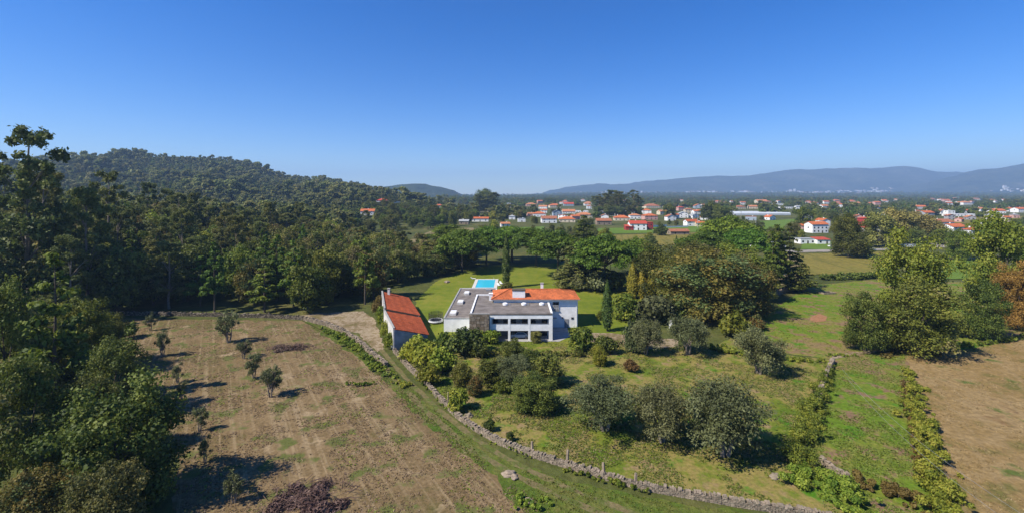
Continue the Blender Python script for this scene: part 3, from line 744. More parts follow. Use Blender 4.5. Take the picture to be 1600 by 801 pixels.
stone_wall('dry_stone_wall', [(1302, 566), (1293, 585), (1286, 605), (1276, 640)], 1.0, 0.6, 0.34, 'broken stone wall inside the hedge at the edge of the orchard', seed=7)
stone_wall('dry_stone_wall', [(1282, 722), (1300, 735), (1322, 750)], 0.7, 0.5, 0.3, 'short low stone wall above the bottom bramble', seed=8)
stone_wall('dry_stone_wall', [(1485, 406), (1535, 404), (1600, 403)], 1.4, 0.6, 0.45, 'dark wall behind the green field on the right', seed=9)
# posts that stand in the long wall
for (px, py, h, lb) in ((831, 711, 1.75, 'upright granite post in the stone wall, first of four, below the dark camellia'), (886, 728, 2.0, 'tall granite post in the stone wall, second of four from the house'),
                        (944, 746, 1.75, 'upright granite post in the stone wall, third of four from the house'), (993, 760, 1.55, 'short granite post in the stone wall, last of four before the bottom edge'),
                        (701, 632, 2.0, 'leaning granite post beside the stone wall nearest the shed')):
    g = gp(px, py); m = MB(); w = .16
    m.hexa([(-w, -w, 0), (w, -w, 0), (w, w, 0), (-w, w, 0), (-w * .8, -w * .8, h), (w * .7, -w * .8, h - .06), (w * .8, w * .7, h - .1), (-w * .7, w * .8, h - .03)])
    o = m.build('granite_post', M_stonelight, bevel=0.03); o.location = g + Vector((0, 0.1, -0.02)); o.rotation_euler = (random.uniform(-.06, .06), random.uniform(-.06, .06), random.random()); tag(o, lb, 'post', 'granite posts of the long wall')
# rocks
def rock(px, py, r, lb, mat=M_stonelight, fl=.55, cat='rock', grp=None):
    me = bpy.data.meshes.new('rock'); bm = bmesh.new(); bmesh.ops.create_icosphere(bm, subdivisions=3, radius=1)
    sd = random.random() * 99
    for v in bm.verts:
        n = mnoise.noise(v.co * 1.3 + Vector((sd, 0, 0))) * .45 + mnoise.noise(v.co * 3 + Vector((0, sd, 0))) * .15
        v.co = v.co * (1 + n); v.co.x *= 1.35; v.co.z = v.co.z * fl
    bm.to_mesh(me); bm.free(); me.materials.append(mat)
    o = link(bpy.data.objects.new('rock', me)); g = gp(px, py); o.location = (g.x, g.y, r * .25); o.scale = (r, r, r); o.rotation_euler = (0, 0, random.random() * 6); tag(o, lb, cat, grp)
rock(795, 741, .55, 'pale flat rock lying on the lane verge, upper of two'); rock(804, 746, .4, 'small pale rock just below the flat rock on the lane verge')
rock(698, 441, .9, 'pale boulder at the edge of the woodland behind the trampoline'); rock(826, 783, .35, 'small pale rock among weeds near the bottom edge')
rock(1211, 745, .5, 'dark rock at the lower end of the orchard beside the hedge', M_stone)
rock(733, 650, .45, 'mossy square stone beside the wall below the shed', M_stone, .9)
# stone water tank in the meadow
g = gp(1292, 458); m = MB()
for b in ((-2.2, 2.2, -1.3, -1.0, 0, .5), (-2.2, 2.2, 1.0, 1.3, 0, .5), (-2.2, -1.9, -1.0, 1.0, 0, .5), (1.9, 2.2, -1.0, 1.0, 0, .5)): m.box(*b)
tk = empty('stone_tank', g, 0.15); m.build('rim', M_stone, tk); m = MB(); m.box(-1.9, 1.9, -1.0, 1.0, 0.02, .2); m.build('water', M_glass, tk); tag(tk, 'small rectangular stone water tank in the upper meadow', 'tank')

def hedge(name, pts, hgt, wid, leaf, label, n, size=0.22, px=True, cat='hedge', rough=0.3, seed=1):
    """a continuous line of leaves with an uneven top over a woody core"""
    rng = np.random.default_rng(seed); W = np.array([tuple(gp(*p)[:2]) for p in pts]) if px else np.array(pts)
    seg = np.diff(W, axis=0); ln = np.hypot(*seg.T); cum = np.r_[0, np.cumsum(ln)]
    hw = np.interp(np.linspace(0, 1, 50), np.linspace(0, 1, len(hgt)), hgt) if hasattr(hgt, '__len__') else np.full(50, hgt)
    ww = np.interp(np.linspace(0, 1, 50), np.linspace(0, 1, len(wid)), wid) if hasattr(wid, '__len__') else np.full(50, wid)
    k = max(16, int(cum[-1] / 0.22)); s = rng.random(k) * cum[-1]
    x = np.interp(s, cum, W[:, 0]); y = np.interp(s, cum, W[:, 1]); H = np.interp(s / cum[-1], np.linspace(0, 1, 50), hw); Wd = np.interp(s / cum[-1], np.linspace(0, 1, 50), ww)
    r = np.minimum(H, Wd) * (0.16 + 0.3 * rng.random(k) ** 1.5)
    cl = np.column_stack([x + rng.normal(size=k) * Wd * .27, y + rng.normal(size=k) * Wd * .27, H * (0.15 + 0.55 * rng.random(k) * (1 + rough)), r, r, r * .85])
    v, f, a, b = crown_from_clumps(cl, n, size, rng, 0.75, -0.7); v[:, 2] = np.maximum(v[:, 2], 0.01)
    root = empty(name, (W[len(W) // 2][0], W[len(W) // 2][1], 0)); v[:, :2] -= np.array(root.location[:2])
    link(bpy.data.objects.new('foliage', np_mesh(name, v, f, [L[leaf]], attrs={'rnd': a, 'clump': b})), root)
    mb = MB()
    for i in range(0, k, 3): mb.tube([(x[i] - root.location.x, y[i] - root.location.y, 0), (cl[i, 0] - root.location.x, cl[i, 1] - root.location.y, cl[i, 2])], [.04, .015], 4)
    mb.build('stems', M_bark, root)
    tag(root, label, cat); return root

# ---------------------------------------------------------------- the white house
house = empty('white_house', (0, 100, 0)); tag(house, 'long white house with orange tiled hip roof, flat roofs and open loggia', 'house')
HO = Vector((0, 100, 0))
def hpart(name, mb, mats, parent=None, bevel=0.0):
    mb.v = [(v[0], v[1] - 100 * (parent is None or parent is house or True), v[2]) for v in mb.v]
    o = mb.build(name, mats, parent or house, bevel); return o
def hbox(name, boxes, mats, parent=None, bevel=0.0):
    first = None
    for b in boxes:
        m = MB(); m.box(*b); o = hpart(name, m, mats, parent, bevel); first = first or o
    return first

X0, X1 = -4.6, 8.55                     # loggia
YF = 98.2; YB = 101.2                   # loggia front and glazed back wall
# low wing left
hbox('wing_wall', [(-15.85, -4.6, 104.2, 104.5, -.1, 3.2), (-15.85, -15.55, 104.5, 137.4, -.1, 3.2), (-15.55, -4.9, 137.1, 137.4, -.1, 3.2), (-4.9, -4.6, 117.4, 137.4, -.1, 3.2)], M_white)
wr = hbox('wing_roof', [(-15.5, -4.95, 104.55, 137.05, 2.9, 3.12)], M_flatroof)
hbox('roof_edge', [(-15.95, -4.55, 104.1, 104.42, 3.2, 3.3), (-15.95, -15.6, 104.42, 137.2, 3.2, 3.3), (-15.95, -4.55, 137.2, 137.5, 3.2, 3.3)], M_concrete, wr)
for (px, py, rot) in ((708.5, 489.5, 0), (719.7, 472.5, 0), (729.5, 458.5, 0)):
    g = gp(px, py, 3.15); s = hbox('skylight', [(g.x - .75, g.x + .75, g.y - 1.5, g.y + 1.5, 3.1, 3.65)], M_whitedirty, wr, .03)
    hbox('skylight_glass', [(g.x - .6, g.x + .6, g.y - 1.35, g.y + 1.35, 3.652, 3.68)], M_plastic, s)
g = gp(763.5, 453, 3.15); hbox('roof_hatch', [(g.x - .8, g.x + .8, g.y - 1.0, g.y + 1.0, 3.1, 3.5)], M_frame, wr)
# main two storey block with flat roof
hbox('main_wall', [(-9.0, -8.7, 98.2, 115.2, -.1, 5.95), (-8.7, -4.7, 114.9, 115.2, -.1, 5.95), (8.55, 8.85, 101.4, 107.6, -.1, 5.75), (-8.7, -4.75, 98.0, 98.3, -.1, 2.0)], M_white)
fr = hbox('flat_roof', [(-8.98, 8.8, 97.95, 107.62, 5.6, 5.98), (-8.98, -4.7, 107.62, 115.18, 5.6, 5.98)], M_flatroof)
hbox('roof_edge', [(-9.1, -8.75, 97.6, 115.3, 5.98, 6.28), (-8.75, -4.8, 115.0, 115.3, 5.98, 6.28), (8.5, 8.9, 98.1, 107.5, 5.98, 6.14)], M_white, fr)
hbox('roof_seam', [(-8.7, 8.4, 100.9, 101.0, 5.98, 6.0), (-8.7, 8.4, 104.3, 104.4, 5.98, 6.0)], M_mortar, fr)
for px in (789.5, 818.7, 846.5):
    g = gp(px, 475.5, 6.0); m = MB(); m.cyl(g.x, g.y, 5.97, 6.3, .62, 14); s = hpart('roof_vent', m, M_plastic, fr)
    m = MB(); m.tube([(g.x, g.y, 6.3), (g.x, g.y, 6.45), (g.x, g.y, 6.55)], [.66, .5, .15], 14); hpart('vent_cap', m, M_plastic, s)
    m = MB(); m.box(g.x + .75, g.x + 1.2, g.y - .3, g.y + .3, 5.97, 6.25); hpart('vent_motor', m, M_frame, s)
# stone block
hbox('stone_block', [(-9.25, -5.0, 97.4, 98.19, -.1, 5.55), (-5.35, -4.95, 98.19, 101.2, -.1, 5.55)], M_mortar)
m = MB(); rng = random.Random(4); z = 0.0
while z < 5.9:
    h = rng.uniform(.42, .8); h = min(h, 5.95 - z); x = -9.3
    while x < -5.0:
        w = rng.uniform(.5, 1.15); w = min(w, -4.98 - x)
        if w < .1: break
        dp = rng.uniform(.04, .1); e = .025
        m.hexa([(x + e, 97.39 - dp, z + e), (x + w - e, 97.39 - dp, z + e), (x + w - e, 97.42, z + e), (x + e, 97.42, z + e), (x + e + rng.uniform(0, .05), 97.39 - dp, z + h - e), (x + w - e - rng.uniform(0, .05), 97.39 - dp, z + h - e), (x + w - e, 97.42, z + h - e), (x + e, 97.42, z + h - e)], rng.choice((0, 0, 1, 2)))
        x += w
    z += h
sf = hpart('stone_facing', m, [M_stone, M_stonelight, mat_plain('brown_granite', (0.15, 0.115, 0.075), .9, .35, 2.5)]); sf['kind'] = 'stuff'
hbox('roof_edge', [(-9.3, -4.9, 97.3, 97.6, 5.95, 6.12)], M_concrete, fr)
# loggia
hbox('fascia', [(-4.94, 8.9, 98.0, 98.35, 4.8, 5.97)], M_white)
hbox('loggia_ceiling', [(-4.9, 8.5, 98.36, 101.2, 4.85, 5.55)], M_white)
hbox('loggia_floor', [(-4.9, 8.8, 98.37, 101.2, 2.1, 2.35)], M_white)
for a, b in ((-4.4, -.86), (-.36, 3.55), (4.0, 8.1)):
    hbox('parapet', [(a, b, 98.05, 98.3, 2.15, 3.65)], M_white, None, .01)
    m = MB(); m.box(a, b, 98.0, 98.06, 3.66, 3.72); hpart('handrail', m, M_frame)
for a in (-.86, 3.55, 8.1):
    hbox('column', [(a, a + (.5 if a < 8 else .78), 98.02, 98.4, 0, 4.8)], M_white, None, .01)
hbox('column', [(-4.9, -4.4, 98.02, 98.4, 0, 4.8)], M_white)
hbox('loggia_wall', [(-4.9, 8.54, 101.4, 101.7, -.1, 5.6), (8.5, 8.84, 98.4, 101.4, 2.1, 4.8)], M_white)
for a, b in ((-4.3, -.9), (-.3, 3.5), (4.1, 8.0)):
    w = hbox('window', [(a, b, 101.3, 101.38, 2.4, 4.75)], M_frame)
    n = 3; ww = (b - a) / n
    for i in range(n): hbox('pane', [(a + i * ww + .05, a + (i + 1) * ww - .05, 101.26, 101.295, 2.45, 4.7)], M_curtain if i == 1 else M_glass, w)
    hbox('garage_opening', [(a, b, 101.32, 101.39, 0.02, 2.05)], M_frame if a < 0 else M_glass)
# tiled part
hbox('gable_wall', [(-4.4, 15.8, 107.7, 108.0, -.1, 6.8), (-4.4, -4.1, 108.0, 116.6, -.1, 6.8), (15.5, 15.8, 108.0, 116.6, -.1, 6.8), (-4.1, 15.5, 116.3, 116.6, -.1, 6.8)], M_white)
def hip_roof(x0, x1, y0, y1, ze, zr, rx0, rx1, yr, pitch=.24, amp=.05):
    """clay tile courses: rounded rolls running down each slope"""
    m = MB()
    def slope(e0, e1, r0, r1):
        e0, e1, r0, r1 = map(Vector, (e0, e1, r0, r1)); l = (e1 - e0).length; n = int(l / pitch) * 2; rows = 10
        nrm = (e1 - e0).cross(r0 - e0).normalized()
        if nrm.z < 0: nrm = -nrm
        g = []
        for i in range(n + 1):
            t = i / n; p = e0.lerp(e1, t); ax = (e1 - e0).normalized()
            # straight down-slope line from eave point to the ridge/hip line
            w0 = (r0 - e0).dot(ax); w1 = (r1 - e0).dot(ax); s = t * l
            f = 1.0
            if s < w0: f = s / max(w0, 1e-6)
            elif s > w1: f = (l - s) / max(l - w1, 1e-6)
            up = (r0 - e0) - ax * w0
            g.append([p + up * f * j / rows + nrm * (amp * (1 if i % 2 else -.6) + (.035 * (1 - (j % 2)))) for j in range(rows + 1)])
        for i in range(n):
            for j in range(rows): m.face([g[i][j], g[i + 1][j], g[i + 1][j + 1], g[i][j + 1]])
    A, B, C_, D_ = (x0, y0, ze), (x1, y0, ze), (x1, y1, ze), (x0, y1, ze); R0, R1 = (rx0, yr, zr), (rx1, yr, zr)
    slope(A, B, R0, R1); slope(C_, D_, R1, R0); slope(B, C_, R1, R1); slope(D_, A, R0, R0)
    return m, [(R0, R1), (A, R0), (D_, R0), (B, R1), (C_, R1)]
m, lines = hip_roof(-5.0, 16.3, 107.1, 117.2, 6.85, 8.25, -.7, 11.8, 112.2)
tr = hpart('tiled_roof', m, M_tile)
for a, b in lines:
    a, b = Vector(a), Vector(b); m = MB(); n = max(3, int((b - a).length / .45))
    for i in range(n):
        p, q = a.lerp(b, i / n), a.lerp(b, (i + 1) / n + .01); m.tube([p + Vector((0, 0, .06)), q + Vector((0, 0, .03))], [.15, .11], 8)
    hpart('ridge_tiles', m, M_tile, tr)
hbox('soffit', [(-4.8, 16.1, 107.25, 117.0, 6.72, 6.8)], M_white, tr)
hbox('gutter', [(-5.0, 16.3, 106.98, 107.1, 6.72, 6.84)], M_frame, tr)
ch = hbox('chimney', [(.1, 3.15, 107.9, 109.8, 5.9, 8.75)], M_white); hbox('chimney_cap', [(0, 3.25, 107.8, 109.9, 8.76, 8.98)], M_mortar, ch)
ch = hbox('chimney', [(7.3, 7.95, 113.6, 114.2, 7.4, 9.35)], M_white); hbox('chimney_cap', [(7.2, 8.05, 113.5, 114.3, 9.36, 9.5)], M_concrete, ch)
ch = hbox('chimney', [(-5.6, -4.75, 109.6, 110.6, 6.0, 7.6)], M_white); hbox('chimney_cap', [(-5.7, -4.7, 109.5, 110.7, 7.61, 7.72)], M_white, ch)
w = hbox('window', [(9.75, 11.3, 107.63, 107.69, 4.1, 6.2)], M_frame)
hbox('pane', [(9.85, 10.5, 107.58, 107.625, 4.2, 6.1), (10.56, 11.2, 107.58, 107.625, 4.2, 6.1)], M_glass, w)
m = MB()
for i in range(4): m.box(9.8, 11.25, 107.5, 107.54, 4.3 + i * .33, 4.36 + i * .33)
for i in range(4): m.box(9.85 + i * .45, 9.91 + i * .45, 107.545, 107.575, 4.15, 5.5)
hpart('window_grille', m, M_plastic, w)
hbox('window_sill', [(9.6, 11.45, 107.45, 107.62, 4.0, 4.09)], M_concrete, w)
w = hbox('window', [(14.2, 14.8, 107.63, 107.69, 2.0, 2.5)], M_frame); hbox('pane', [(14.25, 14.75, 107.6, 107.628, 2.05, 2.45)], M_glass, w)
hbox('wall_ledge', [(9.7, 10.7, 107.2, 107.69, 2.3, 2.42)], M_concrete); hbox('wall_vent', [(12.0, 12.25, 107.45, 107.69, 2.2, 2.55)], M_darkmetal)  # ledge, and a small dark box for the vent
hbox('door', [(12.6, 13.6, 107.62, 107.69, 0, 2.05)], M_frame)
m = MB(); m.tube([(15.5, 107.6, .1), (15.5, 107.6, 6.7)], .05, 8); hpart('drainpipe', m, M_plastic)

# car under the loggia
def car(x, y, rz, mat, label, grp=None, z=0.0):
    r = empty('parked_car', (x, y, z), rz)
    prof = [(-2.1, .35), (-2.15, .7), (-1.95, .92), (-1.2, .98), (-.55, 1.42), (.9, 1.45), (1.55, 1.0), (2.05, .92), (2.15, .6), (2.1, .35)]
    m = MB(); n = len(prof)
    L_, R_ = [], []
    for (a, b) in prof:
        iw = .85 if b < 1.1 else .66; L_.append((a, -iw, b)); R_.append((a, iw, b))
    for i in range(n - 1): m.face([L_[i], R_[i], R_[i + 1], L_[i + 1]])
    m.face([L_[n - 1], R_[n - 1], R_[0], L_[0]]); m.face(L_); m.face(R_[::-1])
    m.build('body', mat, r, .06)
    for s in (-1, 1):
        g_ = MB(); y_ = s * .80
        g_.face([(-1.0, s * .86, 1.0), (1.35, s * .86, 1.0), (.85, s * .70, 1.38), (-.5, s * .70, 1.36)]); g_.build('side_window', M_glass, r)
        for xx in (-1.35, 1.35):
            w_ = MB(); w_.tube([(xx, s * .66, .32), (xx, s * .88, .32)], .32, 14); wo = w_.build('wheel', M_darkmetal, r)
            h_ = MB(); h_.tube([(xx, s * .881, .32), (xx, s * .9, .32)], .19, 10); h_.build('rim', M_frame, wo)
    g_ = MB(); g_.face([(-1.14, -.74, 1.03), (-1.14, .74, 1.03), (-.6, .62, 1.4), (-.6, -.62, 1.4)][::-1]); g_.build('windscreen', M_glass, r)
    g_ = MB(); g_.face([(1.5, -.74, 1.05), (1.5, .74, 1.05), (.97, .62, 1.43), (.97, -.62, 1.43)]); g_.build('rear_window', M_glass, r)
    for s in (-.6, .6):
        g_ = MB(); g_.box(-2.17, -2.1, s - .18, s + .18, .62, .78); g_.build('headlight', M_plastic, r)
    tag(r, label, 'car', grp); return r
M_carblue = mat_plain('blue_grey_paint', (0.22, 0.29, 0.38), .3, .03); M_carwhite = mat_plain('white_paint', (.7, .7, .7), .25, .02); M_cardark = mat_plain('dark_paint', (.03, .035, .045), .25, .05); M_carsilver = mat_plain('silver_paint', (.4, .41, .43), .3, .03)
car(1.7, 99.8, 0.05, M_carblue, 'pale blue grey car parked under the loggia', z=.03)

# ---------------------------------------------------------------- the long shed
A = Vector((-24.05, 91.3, 0)); B = Vector((-29.9, 105.2, 0)); C2 = Vector((-35.8, 123.5, 0)); ar = Vector((-17.9, 94.4, 0)); br = Vector((-22.4, 107.4, 0)); cr_ = Vector((-29.5, 126.0, 0))
shed = empty('long_shed', (-27, 106, 0)); tag(shed, 'long white walled shed with red tiled lean-to roof in two steps', 'shed')
SO = Vector((-27, 106, 0))
def spart(name, polys, mat, parent=None, thick=0.3):
    m = MB()
    for P in polys: m.face([Vector(p) - SO for p in P])
    o = m.build(name, mat, parent or shed)
    if thick:
        s = o.modifiers.new('thick', 'SOLIDIFY'); s.thickness = thick; s.offset = 0
    return o
up = lambda p, z: (p.x, p.y, z)
HL_, HR_ = 4.55, 2.5
spart('wall', [[up(A, -.1), up(B, -.1), up(B, HL_ + .15), up(A, HL_ + .15)]], M_whitedirty)
spart('wall', [[up(B, -.1), up(C2, -.1), up(C2, HL_ + .75), up(B, HL_ + .75)]], M_whitedirty)
spart('wall', [[up(ar, -.1), up(A, -.1), up(A, HL_ - .1), up(ar, HR_ - .1)]], mat_plain('painted_shade_render', (0.26, 0.27, 0.29), .9, .3, .9))  # shade on this end wall is put into its darker bluish grey
spart('wall', [[up(ar, -.1), up(br, -.1), up(br, HR_ - .1), up(ar, HR_ - .1)], [up(br, -.1), up(cr_, -.1), up(cr_, HR_ + .4), up(br, HR_ + .4)]], M_whitedirty)
spart('wall', [[up(C2, -.1), up(cr_, -.1), up(cr_, HR_ + .4), up(C2, HL_ + .55)]], M_whitedirty)
spart('step_wall', [[up(B.lerp(br, .03), HL_ - .1), up(br, HR_ - .05), up(br, HR_ + .45), up(B.lerp(br, .03), HL_ + .5)]], M_mortar, None, .12)
def tiled(a, b, c, d, pitch=.26, amp=.05, rows=9):
    """a,b: high edge ; d,c: low edge; rolls run from high to low"""
    m = MB(); n = int((b - a).length / pitch) * 2; nrm = (b - a).cross(d - a).normalized(); nrm = nrm if nrm.z > 0 else -nrm; g = []
    for i in range(n + 1):
        t = i / n; p, q = a.lerp(b, t), d.lerp(c, t)
        g.append([p.lerp(q, j / rows) + nrm * (amp * (1 if i % 2 else -.6) + .04 * (j % 2) + .03 * mnoise.noise(p.lerp(q, j / rows) * .6)) - SO for j in range(rows + 1)])
    for i in range(n):
        for j in range(rows): m.face([g[i][j], g[i + 1][j], g[i + 1][j + 1], g[i][j + 1]])
    return m
def ext(a, b, e): return a + (a - b).normalized() * e
def roofpart(a, b, d, c, zh, zl):
    a1, b1, d1, c1 = (Vector(up(p, z)) for p, z in ((a, zh), (b, zh), (d, zl), (c, zl)))
    dd, cc = ext(d1, a1, .45), ext(c1, b1, .45)
    return tiled(a1, b1, cc, dd)
r1 = roofpart(ext(A, B, .25), B, ext(ar, br, .25), br, HL_ + .08, HR_ + .08).build('tiled_roof', M_tiledark, shed)
r2 = roofpart(B, C2, br, cr_, HL_ + .62, HR_ + .55).build('tiled_roof', M_tiledark, shed)
cp = C2.lerp(B, .15).lerp(cr_, .25) - SO; m = MB(); m.box(cp.x - .3, cp.x + .3, cp.y - .3, cp.y + .3, 4.2, 6.3); chs = m.build('chimney', M_whitedirty, shed); m = MB(); m.box(cp.x - .38, cp.x + .38, cp.y - .38, cp.y + .38, 6.31, 6.42); m.build('chimney_cap', M_concrete, chs)
for a, b, zt in ((A, B, HL_ + .16), (B, C2, HL_ + .76)):
    t = (b - a).normalized(); n = Vector((-t.y, t.x, 0)); M = Matrix(((t.x, n.x, 0, a.x - SO.x), (t.y, n.y, 0, a.y - SO.y), (0, 0, 1, 0), (0, 0, 0, 1))); m = MB(); m.box(0, (b - a).length, -.2, .22, zt, zt + .1, 0, M); m.build('wall_coping', M_concrete, shed)

# ---------------------------------------------------------------- pool, garden things
pool = empty('swimming_pool', (-9.4, 160.3, 0)); tag(pool, 'rectangular swimming pool with bright turquoise water and pale coping', 'swimming pool')
m = MB()
for b in ((-4.3, 4.3, -8.2, -7.2, 0, .16), (-4.3, 4.3, 7.2, 8.2, 0, .16), (-4.3, -3.2, -7.2, 7.2, 0, .16), (3.2, 4.3, -7.2, 7.2, 0, .16)): m.box(*b)
m.build('coping', mat_plain('pale_stone_paving', (.5, .48, .44), .8, .12), pool)
wm, nt, bs = new_mat('pool_water'); bs.inputs['Base Color'].default_value = (0.05, 0.5, 0.66, 1); bs.inputs['Roughness'].default_value = .12
co = N(nt, 'ShaderNodeNewGeometry').outputs['Position']; bump(nt, bs, noise_n(nt, co, 1.6, 3), .15, .05)
m = MB(); m.box(-3.2, 3.2, -7.2, 7.2, 0.0, .09); m.build('water', wm, pool)
m = MB()
for s in (-.25, .25): m.tube([(2.6 + 0, 7.6 + s, .16), (2.6, 7.6 + s, .8), (2.6, 7.2 + s, .85), (2.6, 6.9 + s, .1)], .025, 6)
m.build('ladder', M_plastic, pool)
# trampoline
tx = gp(681, 503.5); tp = empty('trampoline', tx); tag(tp, 'round trampoline with dark safety net on the lawn', 'trampoline')
m = MB(); ring = [(1.75 * math.cos(a), 1.75 * math.sin(a), .75) for a in np.linspace(0, 2 * math.pi, 33)]; m.tube(ring, .05, 6, cap=False); m.build('frame', M_frame, tp)
m = MB()
for i in range(32):
    a0, a1 = 2 * math.pi * i / 32, 2 * math.pi * (i + 1) / 32; P = lambda a, r, z: (r * math.cos(a), r * math.sin(a), z)
    m.face([P(a0, 1.42, .78), P(a1, 1.42, .78), P(a1, 1.82, .77), P(a0, 1.82, .77)][::-1])
    m.face([P(a0, 1.82, .77), P(a1, 1.82, .77), P(a1, 1.85, .45), P(a0, 1.85, .45)][::-1])
m.build('padding', mat_plain('pale_pad', (.6, .6, .62), .7, .05), tp)
m = MB(); m.face([(1.42 * math.cos(a), 1.42 * math.sin(a), .76) for a in np.linspace(0, 2 * math.pi, 32, endpoint=False)]); m.build('jump_mat', M_darkmetal, tp)
for i in range(6):
    a = i * math.pi / 3 + .3; m = MB(); m.tube([(1.8 * math.cos(a), 1.8 * math.sin(a), 0), (1.8 * math.cos(a), 1.8 * math.sin(a), 2.6)], .035, 6); m.build('pole', M_darkmetal, tp)
nm, nt, bs = new_mat('dark_net'); bs.inputs['Base Color'].default_value = (.012, .012, .014, 1); bs.inputs['Alpha'].default_value = .45
m = MB()
for i in range(32):
    a0, a1 = 2 * math.pi * i / 32, 2 * math.pi * (i + 1) / 32; m.face([(1.72 * math.cos(a0), 1.72 * math.sin(a0), .78), (1.72 * math.cos(a1), 1.72 * math.sin(a1), .78), (1.72 * math.cos(a1), 1.72 * math.sin(a1), 2.5), (1.72 * math.cos(a0), 1.72 * math.sin(a0), 2.5)])
m.build('net', nm, tp)
# sun loungers by the pool, garden stairs wall
for (x, y, rz, lb) in ((-4.6, 156.5, .4, 'white sun lounger nearest the roof beside the pool'), (-3.9, 159.5, .4, 'white sun lounger between the pool and the tall cypress'), (-14.6, 168.5, 1.4, 'white sun lounger at the far corner of the pool')):
    s = empty('sun_lounger', (x, y, 0), rz); m = MB(); m.box(-.35, .35, -1, .3, .3, .4); m.build('seat', M_plastic, s); m = MB(); m.hexa([(-.35, .3, .3), (.35, .3, .3), (.35, 1.0, .8), (-.35, 1.0, .8), (-.35, .3, .4), (.35, .3, .4), (.35, .95, .9), (-.35, .95, .9)]); m.build('backrest', M_plastic, s)
    for a in (-.3, .3):
        for b in (-.9, .25): m = MB(); m.cyl(a, b, 0, .3, .03, 6); m.build('leg', M_plastic, s)
    tag(s, lb, 'sun lounger', 'sun loungers by the pool')
stone_wall('garden_wall', [(-3.6, 143), (-2.6, 151), (-1.8, 158)], 1.5, .8, .4, 'short brown garden wall between the pool and the round bush', px=False, mats=[M_stone, mat_plain('brown_wall_stone', (.13, .085, .06), .9, .3, 2)], seed=12)
# white water tank and statue like post at drive
g = gp(1049, 512); m = MB(); m.cyl(g.x, g.y, 0, 1.5, .55, 14); m.tube([(g.x, g.y, 1.5), (g.x, g.y, 1.8), (g.x, g.y, 1.95)], [.55, .45, .1], 14); o = m.build('water_tank', M_plastic); tag(o, 'white domed tank under the trees beside the drive', 'tank')

